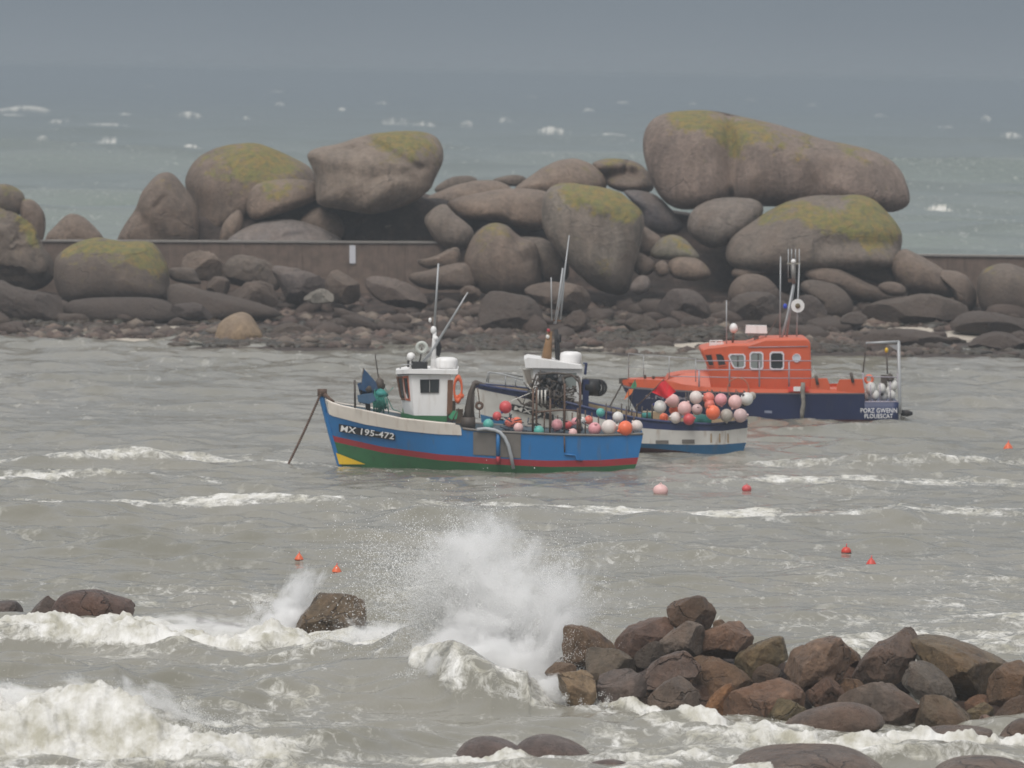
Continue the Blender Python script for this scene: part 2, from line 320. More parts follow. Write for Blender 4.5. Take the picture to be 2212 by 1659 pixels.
def sea(x, Y):
    """height and foam of the water at world x, Y"""
    x = np.asarray(x, float); Y = np.asarray(Y, float)
    h = np.zeros_like(x); foam = np.zeros_like(x)
    near = 1 - sstep(236, 262, Y); surf = 1 - sstep(112, 150, Y)
    cell = np.maximum(Y * Y / (CAMZ * FP) * 1.0, 0.1)
    if near.max() > 0:
        s = 0
        for kx, ky, ph, a in WV: s = s + a * np.sin(kx * x + ky * Y + ph)
        s = s + 0.35 * np.abs(s)
        env = (0.75 + 0.45 * fbm(x * .11, Y * .06, 0, 2, 91))
        h += near * s * env * (0.86 + .30 * surf)
    far = 1 - near
    if far.max() > 0:
        s = 0
        for kx, ky, ph, a, lam in WF:
            s = s + a * np.sin(kx * x + ky * Y + ph) * np.clip(1.4 - cell * 2.2 / lam, 0, 1)
        wr = s + 0.3 * np.abs(s)
        h += far * wr * sstep(255, 420, Y) * .62
        foam += far * sstep(330, 500, Y) * sstep(0.8, 1.3, wr * 0.4 + fbm(x * .08, Y * .03, 3, 3, 5) * 1.1) * .22
    wob = fbm(x * .35, Y * .2, 1, 3, 31)
    for pw, wf, wb, fo, rf, rb in BW:
        xs, ys, hs = pw[:, 0], pw[:, 1], pw[:, 2]
        sel = (Y > ys.min() - 12) & (Y < ys.max() + 14) & (x > xs[0] - .5) & (x < xs[-1] + .5)
        if not sel.any(): continue
        X_ = x[sel]; d = Y[sel] - np.interp(X_, xs, ys) + wob[sel] * 1.1; hh = np.interp(X_, xs, hs)
        w = np.where(d < 0, wf, wb)
        pr = np.exp(-(d / w) ** 2); h[sel] += hh * pr * (1 + .18 * wob[sel])
        env = sstep(0.0, 0.07, hh) * np.where(hh.max() < .3, sstep(-.25, .25, fbm(X_ * .22, ys.mean(), 3, 3, 7)) * .42 + .62, 1)
        f = np.where(d < 0, 1 - sstep(rf * .55, rf * 1.2, -d), 1 - sstep(rb * .1, rb * 1.4, d))
        if hs.max() >= .3: fo = fo * (.72 + .75 * fbm(X_ * .5, Y[sel] * .3, 5, 3, 61))
        foam[sel] += f * fo * env
    for px, py, rx, ry, st in PATCH:
        c = G(px, py); k = c[1] / FP; ax = rx * k; ay = max((G(px, py - ry)[1] - G(px, py + ry)[1]) / 2, .2)
        q = ((x - c[0]) / ax) ** 2 + ((Y - c[1]) / ay) ** 2
        foam += st * np.exp(-q * 1.1)
    foam += surf * np.clip(.16 + .55 * fbm(x * .28, Y * .16, 9, 3, 55), 0, .5)
    for px, py, rx, hh in CAPS:
        c = G(px, py + 3); k = c[1] / FP; ax = rx * k * 1.25; w = max(cell_at(c[1]) * 2.0, 1.2)
        d = Y - c[1] - .25 * (x - c[0]) * 0 + fbm(x * .1, 0, px, 2, 3) * 2
        e = np.exp(-((x - c[0]) / ax) ** 2 * 1.2)
        hk = min(hh * c[1] * .0007, 1.3)
        h += hk * e * np.exp(-(d / np.where(d < 0, w, w * 3)) ** 2)
        foam += 2.7 * e * np.exp(-(d / (w * .55)) ** 2) * (.55 + .75 * fbm(x * 6 / ax, Y * .12, px, 3, 4))
    return h, foam
def cell_at(Y): return Y * Y / (CAMZ * FP)
def build_water():
    s = np.concatenate((np.linspace(-0.5, -0.135, 18)[:-1], np.linspace(-0.135, -0.098, 24)[:-1], np.linspace(-0.098, 0.098, 640), np.linspace(0.098, 0.135, 24)[1:], np.linspace(0.135, 0.5, 18)[1:]))
    # rows: even steps of the picture's height, from below the frame to the horizon
    v = np.concatenate((np.linspace(1850, 745, 800), np.linspace(744, 215, 250)[0:], 168 + np.geomspace(46, 10, 34)))
    Yr = CAMZ * FP / (v - 168.0)
    Yr = np.concatenate((np.linspace(-20, Yr[0], 10)[:-1], Yr))
    X, Yg = np.meshgrid(s, Yr)
    Xw = X * np.maximum(Yg, 60) ; Yw = Yg
    sh = Xw.shape
    h, foam = sea(Xw.ravel(), Yw.ravel())
    xf, yf = Xw.ravel(), Yw.ravel()
    nr = (yf < 262)
    lump = np.zeros_like(xf)
    lump[nr] = fbm(xf[nr] * 4.2, yf[nr] * 2.6, 0, 4, 77, .6)
    mid = np.zeros_like(xf); mid[nr] = fbm(xf[nr] * 1.1, yf[nr] * .8, 0, 3, 78)
    fsolid = np.clip(foam - .25, 0, 1)
    h = h + fsolid * (lump * .17 + mid * .26) * (yf < 135) + fsolid * lump * .05 * (yf >= 135) * (yf < 262)
    # breathe: foam breaks into lace
    foam = foam + np.where(nr, (lump * .45 + mid * .42) * np.clip(foam * 2.2, 0, 1), fbm(xf * .3, yf * .12, 0, 2, 8) * .5 * np.clip(foam, 0, 1))
    # run-out: shallow water against the far beach
    V = np.stack((xf, yf, h), 1)
    nrw, nc = sh
    i = np.arange(nrw - 1)[:, None] * nc + np.arange(nc - 1)[None, :]
    i = i.ravel(); F = np.stack((i, i + 1, i + nc + 1, i + nc), 1)
    me = bpy.data.meshes.new('water'); me.vertices.add(len(V)); me.vertices.foreach_set('co', V.astype(np.float32).ravel())
    me.loops.add(F.size); me.loops.foreach_set('vertex_index', F.astype(np.int32).ravel())
    me.polygons.add(len(F)); me.polygons.foreach_set('loop_start', np.arange(0, F.size, 4, dtype=np.int32))
    me.polygons.foreach_set('use_smooth', np.ones(len(F), bool)); me.update(calc_edges=True)
    a = me.attributes.new('foam', 'FLOAT', 'POINT'); a.data.foreach_set('value', np.clip(foam, 0, 2).astype(np.float32))
    me.materials.append(water_mat())
    o = bpy.data.objects.new('water', me); C.objects.link(o); tag(o, kind='structure')
    return o
def water_mat():
    m = bpy.data.materials.new('sea_water'); N, K = nodes(m)
    o = N.new('ShaderNodeOutputMaterial'); b = N.new('ShaderNodeBsdfPrincipled'); g = N.new('ShaderNodeNewGeometry')
    at = N.new('ShaderNodeAttribute'); at.attribute_name = 'foam'
    def noise(sc, det, rough, dist=0.0):
        q = N.new('ShaderNodeMapping'); q.inputs['Scale'].default_value = sc; K(g.outputs['Position'], q.inputs[0])
        n = N.new('ShaderNodeTexNoise'); n.inputs['Scale'].default_value = 1; n.inputs['Detail'].default_value = det; n.inputs['Roughness'].default_value = rough; n.inputs['Distortion'].default_value = dist
        K(q.outputs[0], n.inputs['Vector']); return n.outputs['Fac']
    def rng(v, a, b_, c, d):
        n = N.new('ShaderNodeMapRange'); K(v, n.inputs['Value'])
        for i, q in zip(('From Min', 'From Max', 'To Min', 'To Max'), (a, b_, c, d)): n.inputs[i].default_value = q
        return n.outputs[0]
    def mt(op, a, b_):
        n = N.new('ShaderNodeMath'); n.operation = op
        for i, q in enumerate((a, b_)):
            if isinstance(q, (int, float)): n.inputs[i].default_value = q
            else: K(q, n.inputs[i])
        return n.outputs[0]
    lace = noise((3.6, 2.0, 3.6), 9, .78, 1.1)
    fm = mt('ADD', at.outputs['Fac'], rng(lace, .32, .68, -.56, .56))
    fmask = rng(fm, .36, .98, 0, 1)
    # stray flecks of foam on wind-blown water
    fl = mt('MULTIPLY', rng(noise((1.6, .45, 1.6), 8, .72, .4), .57, .72, 0, .66), rng(noise((.07, .10, .1), 4, .55), .40, .60, 0.05, 1))
    fmask = mt('MAXIMUM', fmask, fl)
    sep = N.new('ShaderNodeSeparateXYZ'); K(g.outputs['Position'], sep.inputs[0])
    sand = rng(noise((.12, .035, .1), 4, .6), .35, .65, .0, 1.0)
    mixs = N.new('ShaderNodeMix'); mixs.data_type = 'RGBA'; K(sand, mixs.inputs[0]); mixs.inputs[6].default_value = (0.180, 0.174, 0.142, 1); mixs.inputs[7].default_value = (0.238, 0.226, 0.190, 1)
    mixd = N.new('ShaderNodeMix'); mixd.data_type = 'RGBA'; K(rng(sep.outputs['Y'], 240, 330, 0, 1), mixd.inputs[0]); K(mixs.outputs[2], mixd.inputs[6]); mixd.inputs[7].default_value = (0.132, 0.166, 0.138, 1)
    mixe = N.new('ShaderNodeMix'); mixe.data_type = 'RGBA'; K(rng(sep.outputs['Y'], 500, 2200, 0, 1), mixe.inputs[0]); K(mixd.outputs[2], mixe.inputs[6]); mixe.inputs[7].default_value = (0.036, 0.070, 0.080, 1)
    K(mixe.outputs[2], b.inputs['Base Color']); b.inputs['Roughness'].default_value = 0.16; b.inputs['IOR'].default_value = 1.33
    bp = N.new('ShaderNodeBump'); bp.inputs['Strength'].default_value = 0.75; bp.inputs['Distance'].default_value = 0.10
    K(mt('ADD', noise((1.5, .9, 1.5), 5, .55, .1), mt('MULTIPLY', noise((.5, .3, .5), 3, .5), 1.2)), bp.inputs['Height']); K(bp.outputs[0], b.inputs['Normal'])
    f = N.new('ShaderNodeBsdfPrincipled'); f.inputs['Roughness'].default_value = .9
    mixf = N.new('ShaderNodeMix'); mixf.data_type = 'RGBA'; K(rng(noise((2.0, 1.0, 2.0), 6, .65), .35, .62, 0, 1), mixf.inputs[0]); mixf.inputs[6].default_value = (0.44, 0.42, 0.34, 1); mixf.inputs[7].default_value = (0.80, 0.79, 0.76, 1)
    K(mixf.outputs[2], f.inputs['Base Color'])
    bf = N.new('ShaderNodeBump'); bf.inputs['Strength'].default_value = 0.8; bf.inputs['Distance'].default_value = 0.08; K(noise((6, 4, 6), 7, .7), bf.inputs['Height']); K(bf.outputs[0], f.inputs['Normal'])
    ms = N.new('ShaderNodeMixShader'); K(fmask, ms.inputs[0]); K(b.outputs[0], ms.inputs[1]); K(f.outputs[0], ms.inputs[2]); K(ms.outputs[0], o.inputs[0])
    return m
build_water()
# haze
hb = MB(); hb.box((0, 6830, 5.9), (7200, 6880, 7.4)); HZ = hb.build('haze', paint('unused_haze_surface', (.5, .5, .5)))
HZ.data.materials.clear()
hm = bpy.data.materials.new('haze_air'); N_, K_ = nodes(hm); o_ = N_.new('ShaderNodeOutputMaterial'); pv = N_.new('ShaderNodeVolumePrincipled')
pv.inputs['Color'].default_value = (0.68, 0.735, 0.80, 1); pv.inputs['Density'].default_value = 0.00066; pv.inputs['Anisotropy'].default_value = 0.75
K_(pv.outputs[0], o_.inputs['Volume']); HZ.data.materials.append(hm); tag(HZ, kind='stuff')
# ================================================================== FAR SHORE
def zA(p): return (0.26854 * p[0], 345.6 + 0.26854 * p[1])
def zB(p): return (378 + 0.31244 * p[0], 259.2 + 0.31244 * p[1])
def zC(p): return (918 + 0.28641 * p[0], 302.4 + 0.28641 * p[1])
def zD(p): return (1350 + 0.34177 * p[0], 216 + 0.34177 * p[1])
def zE(p): return (1566 + 0.29197 * p[0], 518.4 + 0.29197 * p[1])
def zR(p): return (1134 + 0.4873 * p[0], 1242 + 0.4873 * p[1])
def zL(p): return (0.3662 * p[0], 1080 + 0.3662 * p[1])
def zI(p): return p
# --- terrain
WALLY = 252.0
ridge = [(-900,470),(-300,470),(0,470),(80,520),(130,560),(255,560),(290,510),(420,440),(560,430),(660,405),(900,410),(960,420),(1150,430),(1400,440),(1500,450),(1900,500),(1960,545),(2000,590),(2300,590),(3200,590)]
def ground(x, Y):
    x = np.asarray(x, float); Y = np.asarray(Y, float)
    px = CX + x / np.maximum(Y, 1) * FP
    shore = 229.0 + 2.2 * vnoise(x * .12, 0, 5.5) + np.interp(px, [-200, 150, 400, 700, 1100, 1500, 2212], [1.5, 2.5, .5, -.8, -1, -2, -1.5])
    t = Y - shore
    z = np.interp(t, [-12, -4, 0, 6, 10, 14, 18, 22, 30], [-1.2, -.25, 0, .12, .3, .55, .9, 1.25, 1.9])
    z = z + (fbm(x * .35, Y * .35, 2, 4, 3) * .22) * sstep(0, 4, t)
    rz = CAMZ - (np.interp(px, [r[0] for r in ridge], [r[1] for r in ridge]) - (168 + (px - CX) * .0157)) * 257.0 / FP
    up = sstep(253.0, 256.0, Y) * (1 - sstep(263, 274, Y))
    z = np.maximum(z, (rz - 0.4 + fbm(x * .3, Y * .3, 7, 3, 9) * .6) * up + z * (1 - up))
    z = np.where(Y > 262, z * (1 - sstep(262, 276, Y)) - 1.4 * sstep(262, 276, Y), z)
    side = sstep(70, 105, np.abs(x)); z = z * (1 - side) - 1.4 * side
    return z
SANDS = [(365,710,52,5,1),(1960,718,60,12,1.6),(1790,702,60,6,1.4),(2080,726,60,12,1),(2190,716,30,12,1.5),(300,738,110,8,.9),(120,742,60,5,.6),(1300,752,80,5,.8),(1640,745,200,7,.9),(2000,745,60,6,.6),(1500,748,60,6,.8),(180,722,20,4,.7),(1000,720,30,3,.4),(1960,700,30,3,.4)]
def sandval(V):
    rel = V - np.array((0, 0, CAMZ)); dep = rel @ F3; sx_ = CX + FP * (rel @ R3) / dep; sy_ = CY - FP * (rel @ U3) / dep; s = np.zeros(len(V))
    for cx, cy, rx, ry, st in SANDS: s += st * np.exp(-(((sx_ - cx) / rx) ** 2 + ((sy_ - cy) / ry) ** 2) ** 2)
    return s
def terrain():
    xs = np.concatenate((np.linspace(-115, -30, 60)[:-1], np.linspace(-30, 30, 420), np.linspace(30, 115, 60)[1:]))
    ys = np.linspace(218, 278, 230)
    X, Y = np.meshgrid(xs, ys); z = ground(X.ravel(), Y.ravel())
    n = len(xs); i = (np.arange(len(ys) - 1)[:, None] * n + np.arange(n - 1)[None, :]).ravel()
    V = np.stack((X.ravel(), Y.ravel(), z), 1); F = np.stack((i, i + 1, i + n + 1, i + n), 1)
    m = bpy.data.materials.new('shore_ground'); N, K = nodes(m)
    o = N.new('ShaderNodeOutputMaterial'); b = N.new('ShaderNodeBsdfPrincipled'); K(b.outputs[0], o.inputs[0]); b.inputs['Roughness'].default_value = .8
    g = N.new('ShaderNodeNewGeometry'); at = N.new('ShaderNodeAttribute'); at.attribute_name = 'sand'
    def noi(sc, d=6, r=.65):
        q = N.new('ShaderNodeTexNoise'); q.inputs['Scale'].default_value = sc; q.inputs['Detail'].default_value = d; q.inputs['Roughness'].default_value = r; K(g.outputs['Position'], q.inputs['Vector']); return q.outputs['Fac']
    c = N.new('ShaderNodeValToRGB'); K(noi(1.3, 8, .75), c.inputs[0]); e = c.color_ramp.elements
    e[0].position = .35; e[0].color = (.020, .015, .011, 1); e[1].position = .70; e[1].color = (.13, .085, .065, 1); q = e.new(.52); q.color = (.052, .035, .027, 1)
    ad = N.new('ShaderNodeMath'); ad.operation = 'ADD'; K(at.outputs['Fac'], ad.inputs[0])
    mr_ = N.new('ShaderNodeMapRange'); K(noi(1.1, 7, .7), mr_.inputs['Value']); mr_.inputs['From Min'].default_value = .35; mr_.inputs['From Max'].default_value = .65; mr_.inputs['To Min'].default_value = -.35; mr_.inputs['To Max'].default_value = .35; K(mr_.outputs[0], ad.inputs[1])
    m2 = N.new('ShaderNodeMapRange'); K(ad.outputs[0], m2.inputs['Value']); m2.inputs['From Min'].default_value = .42; m2.inputs['From Max'].default_value = .6
    mx_ = N.new('ShaderNodeMix'); mx_.data_type = 'RGBA'; K(m2.outputs[0], mx_.inputs[0]); K(c.outputs[0], mx_.inputs[6]); mx_.inputs[7].default_value = (.56, .50, .42, 1); K(mx_.outputs[2], b.inputs['Base Color'])
    bp = N.new('ShaderNodeBump'); bp.inputs['Distance'].default_value = .2; bp.inputs['Strength'].default_value = .9; K(noi(2.5, 8, .75), bp.inputs['Height']); K(bp.outputs[0], b.inputs['Normal'])
    t = mesh('beach', V, F, m, None, True); tag(t, kind='structure')
    sand = np.zeros(len(V)); px = CX + V[:, 0] / V[:, 1] * FP
    d = F3[None, :] * 1.0
    rel = V - np.array((0, 0, CAMZ)); dep = rel @ F3; sx_ = CX + FP * (rel @ R3) / dep; sy_ = CY - FP * (rel @ U3) / dep
    sand = sandval(V)
    a = t.data.attributes.new('sand', 'FLOAT', 'POINT'); a.data.foreach_set('value', sand.astype(np.float32))
terrain()
# --- quay wall: panels with open joints and a coping
CONC = paint('old_concrete', (.165, .120, .095), .85, .3, 2.2, dirt=(.07, .05, .04), dirt_amt=.3, bump=.4)
COPE = paint('pale_concrete_coping', (.26, .24, .22), .85, .15, 3)
SIGNW = paint('white_sign', (.62, .62, .66), .6, .05, 2, dirt_amt=.03)
def wall(name, label, joints, ytop, ybot, Y):
    c = P(sum(joints) / len(joints), ybot(joints[0]), Y); r = thing(name, c, label, 'wall')
    for a, b_ in zip(joints[:-1], joints[1:]):
        q = MB(); g = .35
        q.prism([P(a + g, ytop(a) + 2.5, Y), P(b_ - g, ytop(b_) + 2.5, Y), P(b_ - g, ybot(b_), Y), P(a + g, ybot(a), Y)], .55)
        q.build('panel', CONC, r)
    q = MB(); q.prism([P(joints[0], ytop(joints[0]) - 1.5, Y - .08), P(joints[-1], ytop(joints[-1]) - 1.5, Y - .08), P(joints[-1], ytop(joints[-1]) + 2.3, Y - .08), P(joints[0], ytop(joints[0]) + 2.3, Y - .08)], .8)
    q.build('coping', COPE, r)
    q = MB(); q.prism([P(joints[0], ytop(joints[0]) + 4, Y + .1), P(joints[-1], ytop(joints[-1]) + 4, Y + .1), P(joints[-1], ybot(joints[-1]), Y + .1), P(joints[0], ybot(joints[0]), Y + .1)], .4)
    q.build('core', CONC, r)
    return r
wall('quay_wall', 'long brown concrete quay wall with pale coping among the left boulders', [-400,-190,20,230,431,653,875,1097], lambda x: 519.5 + .004 * x, lambda x: 650, WALLY)
wall('quay_wall', 'dark low wall running off to the right beyond the boulders', [1960,2180,2400,2620,2840], lambda x: 551 + (x - 2000) * .012, lambda x: 668, 251.0)
sg = thing('wall_sign', P(761, 570, WALLY - .05), 'small white upright sign fixed on the brown quay wall', 'sign')
q = MB(); q.prism([P(755,530,WALLY-.06), P(768,530,WALLY-.06), P(768,569,WALLY-.06), P(755,569,WALLY-.06)], .05); q.build('board', SIGNW, sg)
q = MB(); q.box(P(761.5,549,WALLY-.02), (.03,.02,.45)); q.build('bracket', paint('galvanised_grey', (.22,.22,.23), .5, .1), sg)
# --- boulders from outlines given real distance and thickness
def smooth_outline(pts, it):
    p = np.array(pts, float)
    for _ in range(it):
        n = np.roll(p, -1, 0); a = p * .75 + n * .25; b_ = p * .25 + n * .75; p = np.stack((a, b_), 1).reshape(-1, 2)
    return p
def boulder(name, label, cat, group, zoom, pts, Y, tone, lichen=0., thick=None, pw=2.4, it=2, nt=64, npn=18, cuts=0, rough=.03, grooves=(), blobs=(), mat_=None, seed=0, centre=None, tilt=.25):
    p = smooth_outline([zoom(q) for q in pts], it)
    w3 = np.array([P(a, b_, Y) for a, b_ in p])[:, (0, 2)]
    c = np.array(centre if centre is not None else (w3.min(0) + w3.max(0)) / 2)
    # ray-cast the outline about the centre
    th = np.linspace(0, 2 * math.pi, nt, endpoint=False); r = np.zeros(nt)
    a_ = w3 - c; b2 = np.roll(a_, -1, 0); e_ = b2 - a_
    for i, t in enumerate(th):
        d = np.array((math.cos(t), math.sin(t)))
        den = d[0] * e_[:, 1] - d[1] * e_[:, 0]; den = np.where(abs(den) < 1e-12, 1e-12, den)
        u = (a_[:, 0] * e_[:, 1] - a_[:, 1] * e_[:, 0]) / den; s = (a_[:, 0] * d[1] - a_[:, 1] * d[0]) / den
        ok = (s >= -1e-6) & (s <= 1 + 1e-6) & (u > 0); r[i] = u[ok].max() if ok.any() else 0
    r[r == 0] = np.median(r[r > 0])
    sz = np.sqrt(np.ptp(w3[:, 0]) * np.ptp(w3[:, 1])); T = thick if thick else sz * .42
    V = [(c[0], Y - T, c[1])]; ph = np.linspace(0, math.pi, 2 * npn + 1)[1:-1]
    rows = []
    for f in ph:
        s = math.sin(f) ; s = min(1, s) ** .9; dy = -math.copysign(abs(math.cos(f)) ** (2 / pw), math.cos(f)) * T
        rows.append(np.stack((c[0] + r * s * np.cos(th), np.full(nt, Y + dy), c[1] + r * s * np.sin(th)), 1))
    Vv = np.concatenate([[(c[0], Y - T, c[1])]] + rows + [[(c[0], Y + T, c[1])]])
    # top leans away, foot comes forward
    rel = (Vv[:, 2] - c[1]) / max(np.ptp(w3[:, 1]) / 2, .01)
    Vv[:, 1] += rel * T * tilt * (1 - np.abs((Vv[:, 1] - Y) / T) ** 2 * .0)
    cen = np.array((c[0], Y, c[1]))
    rr = np.random.default_rng(seed + 1000)
    for k in range(cuts):
        n = np.array((rr.normal(0, .75), -abs(rr.normal(.75, .35)) if k % 4 else abs(rr.normal(.7, .3)), rr.normal(.12, .75))); n /= np.linalg.norm(n)
        q = (Vv - cen) @ n; lim = q.max() * rr.uniform(.60, .86); ov = np.clip(q - lim, 0, None)
        Vv = Vv - ov[:, None] * n * .96
    d = Vv - cen; L_ = np.linalg.norm(d, axis=1)[:, None] + 1e-6; nn = d / L_
    fr = 1.1 / max(sz, .3)
    nz = fbm(Vv[:, 0] * fr * 2 + seed, Vv[:, 1] * fr * 2, Vv[:, 2] * fr * 2, 4, seed % 50, .55)
    Vv = Vv + nn * (nz * rough * sz)[:, None]
    if cuts:
        n2_ = fbm(Vv[:, 0] * fr * 7 + seed, Vv[:, 1] * fr * 7, Vv[:, 2] * fr * 7, 3, seed % 41, .6); Vv = Vv + nn * (-np.abs(n2_) * .05 * sz)[:, None]
    if grooves:
        for (x0, y0, x1, y1, wd, am) in grooves:
            A = P(*zoom((x0, y0)), Y)[[0, 2]]; B = P(*zoom((x1, y1)), Y)[[0, 2]]; k = np.linalg.norm(P(*zoom((wd, 0)), Y)[[0, 2]] - P(*zoom((0, 0)), Y)[[0, 2]])
            q = Vv[:, (0, 2)] - A; AB = B - A; t = np.clip((q @ AB) / (AB @ AB), 0, 1); dd = np.linalg.norm(q - t[:, None] * AB, axis=1)
            Vv[:, 1] += np.where(Vv[:, 1] < Y, 1, .3) * am * np.exp(-(dd / k) ** 2)
    Fc = []
    nr = len(ph)
    for j in range(nt): Fc.append((0, 1 + j, 1 + (j + 1) % nt))
    for i in range(nr - 1):
        for j in range(nt):
            a1 = 1 + i * nt + j; b1 = 1 + i * nt + (j + 1) % nt; Fc.append((a1, a1 + nt, b1 + nt, b1))
    last = 1 + nr * nt
    for j in range(nt): Fc.append((last, 1 + (nr - 1) * nt + (j + 1) % nt, 1 + (nr - 1) * nt + j))
    o = mesh(name, Vv, Fc, mat_ or GRAN, None, True, loc=(c[0], Y, float(w3[:, 1].min())))
    if cuts:
        try: o.data.set_sharp_from_angle(angle=math.radians(24))
        except Exception: pass
    li = np.zeros(len(Vv))
    for (x0, y0, rad, st) in blobs:
        A = P(*zoom((x0, y0)), Y)[[0, 2]]; k = np.linalg.norm(P(*zoom((rad, 0)), Y)[[0, 2]] - P(*zoom((0, 0)), Y)[[0, 2]])
        li += st * np.exp(-(np.linalg.norm(Vv[:, (0, 2)] - A, axis=1) / k) ** 2) * (Vv[:, 1] < Y + T * .5)
    at = o.data.attributes.new('lichen', 'FLOAT', 'POINT'); at.data.foreach_set('value', li.astype(np.float32))
    o.color = (*tone, lichen)
    return tag(o, label, cat, group)
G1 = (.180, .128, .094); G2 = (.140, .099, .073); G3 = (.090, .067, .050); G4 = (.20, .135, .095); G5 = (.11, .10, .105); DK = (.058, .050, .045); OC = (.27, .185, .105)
FB = 'boulders on the far shore'
_n = [0]
def fb(label, zoom, pts, Y, tone=G2, lichen=.0, **k):
    _n[0] += 1
    if (Y < 249.8 and 'thick' not in k or Y < 244) and not any(w in label for w in ('lichen-capped', 'capped with', 'ochre dome', 'water edge')):
        for a_, v_ in (('cuts', 6), ('it', 1), ('rough', .05)): k.setdefault(a_, v_)
        c_ = np.mean([zoom(p) for p in pts], 0); w_ = zoom((1, 0))[0] - zoom((0, 0))[0]; pts = [tuple((c_ + (np.array(zoom(p)) - c_) * 1.07 - np.array(zoom((0, 0)))) / w_) for p in pts]
    return boulder('boulder', label, 'boulder', FB, zoom, pts, Y, tone, lichen, seed=_n[0] * 3, **k)
# left group
fb('rounded dark boulder with greenish top cut by the left edge', zA, [(-160,180),(0,195),(60,195),(130,220),(190,270),(210,330),(220,430),(60,460),(-160,400)], 253, G3, .5)
fb('narrow brown boulder peeping out right of the green-topped one at far left', zA, [(160,330),(200,315),(260,315),(320,370),(360,430),(368,520),(355,620),(330,680),(200,600),(160,440)], 252.6, G2, .25)
fb('big boulder at the left edge with yellow lichen down its right shoulder', zA, [(-260,330),(0,350),(130,390),(230,450),(300,560),(340,680),(400,760),(435,850),(430,950),(300,1040),(150,1020),(0,990),(-260,960)], 249, G3, .3, npn=26, nt=96, blobs=[(200,460,70,.9),(260,560,60,.9),(280,660,50,.6)])
fb('broad boulder capped with yellow green lichen in front of the left quay wall', zA, [(440,770),(560,690),(680,635),(780,622),(880,640),(1000,665),(1100,655),(1210,660),(1270,720),(1330,820),(1362,900),(1370,990),(1390,1120),(1200,1160),(900,1160),(600,1160),(500,1120),(440,990),(425,860)], 246, G3, .3, npn=26, nt=110, blobs=[(560,700,70,1),(720,660,80,1),(900,680,85,1),(1060,720,85,1),(1180,740,100,1),(1290,880,65,.9),(1150,820,70,.6)], tilt=.4, thick=2.2)
fb('low pinkish hump showing above the quay wall near the left edge', zA, [(350,620),(450,520),(520,450),(590,430),(680,465),(760,530),(850,635),(820,760),(400,760)], 256, G1)
fb('tall pointed boulder leaning left of the great dome', zA, [(930,660),(1000,530),(1080,400),(1130,260),(1210,160),(1290,100),(1370,95),(1430,150),(1500,230),(1570,330),(1605,450),(1610,700),(1400,760),(960,760)], 254.6, G2, .12, npn=24, nt=90, grooves=[(1110,420,1170,490,45,.20),(1180,545,1300,600,60,.12),(1260,380,1330,300,22,.12)])
fb('dark weedy slab at the foot of the left edge boulder', zA, [(-260,960),(0,970),(150,1050),(400,1090),(520,1130),(560,1240),(400,1320),(0,1330),(-260,1330)], 242, DK)
fb('dark weedy mass below the lichen-capped boulder', zA, [(480,1150),(700,1110),(1000,1100),(1300,1110),(1440,1190),(1480,1290),(1200,1340),(800,1330),(560,1280)], 242, DK)
fb('long dark slanting slab right of the lichen-capped boulder', zA, [(1330,1000),(1450,985),(1600,1045),(1800,1080),(2000,1130),(2230,1190),(2300,1260),(2000,1290),(1750,1300),(1500,1290),(1360,1210)], 243, G3, tilt=.5)
fb('bluish grey flat stone on the dark weed left of the ochre boulder', zA, [(1340,1180),(1480,1150),(1640,1160),(1760,1220),(1700,1280),(1560,1290),(1400,1240)], 239.5, G5)
fb('ochre dome-shaped boulder standing alone at the water edge', zA, [(1745,1350),(1780,1290),(1870,1235),(1960,1218),(2030,1260),(2080,1340),(2128,1420),(2060,1490),(1980,1530),(1760,1545),(1725,1460)], 233, OC, .0, pw=2.2, mat_=TANG, thick=1.1)
fb('rounded brown boulder against the quay wall left of the dark humps', zA, [(1500,760),(1600,720),(1700,745),(1780,820),(1805,900),(1750,960),(1640,970),(1540,930),(1440,880)], 249, G2)
fb('small brown boulder under the one against the quay wall', zA, [(1640,990),(1720,940),(1830,945),(1860,1040),(1820,1090),(1690,1080)], 247, G2)
fb('pale-topped flat stone wedged beside the lichen-capped boulder', zA, [(1340,870),(1450,862),(1570,870),(1600,960),(1640,1000),(1500,1000),(1360,960)], 247.6, G3)
# group B
fb('great smooth dome with ochre lichen on its crown, left skyline', zB, [(70,440),(90,360),(150,270),(250,210),(380,175),(520,165),(620,180),(740,230),(860,280),(940,320),(985,400),(980,500),(860,600),(700,660),(560,720),(420,800),(300,840),(170,850),(140,640),(95,520)], 258.5, G2, .35, thick=3.2, npn=30, nt=110, blobs=[(560,290,210,.75),(760,260,120,.4)])
fb('egg-shaped boulder with yellow rim under the great dome', zB, [(495,560),(510,490),(560,440),(640,420),(760,412),(900,415),(1000,430),(1010,540),(900,590),(760,640),(600,690),(540,690),(500,640)], 254.8, G1, .3, thick=1.5, npn=24, nt=80, blobs=[(640,440,60,.5),(700,560,70,.35),(800,470,80,.3)])
fb('large angular boulder shaped like a ship prow on the left skyline', zB, [(908,225),(1000,190),(1150,165),(1260,130),(1400,100),(1560,80),(1700,90),(1790,110),(1840,170),(1858,260),(1840,340),(1800,420),(1780,480),(1700,540),(1600,590),(1450,640),(1350,655),(1180,620),(990,590),(970,500),(962,380),(930,320)], 254.2, (.20,.155,.12), .05, it=1, thick=2.6, pw=3.2, npn=36, nt=140, tilt=.3, blobs=[(1600,120,170,1.0),(1450,120,90,.6),(1400,560,60,.35),(1780,180,80,.4)],
   grooves=[(1090,215,1230,195,26,.30),(1340,130,1700,330,24,.22),(1150,330,1300,380,70,.10),(1300,640,1500,430,70,-.22),(960,300,960,600,40,.3),(1050,250,1650,330,80,-.12),(1400,400,1750,330,45,.14)])
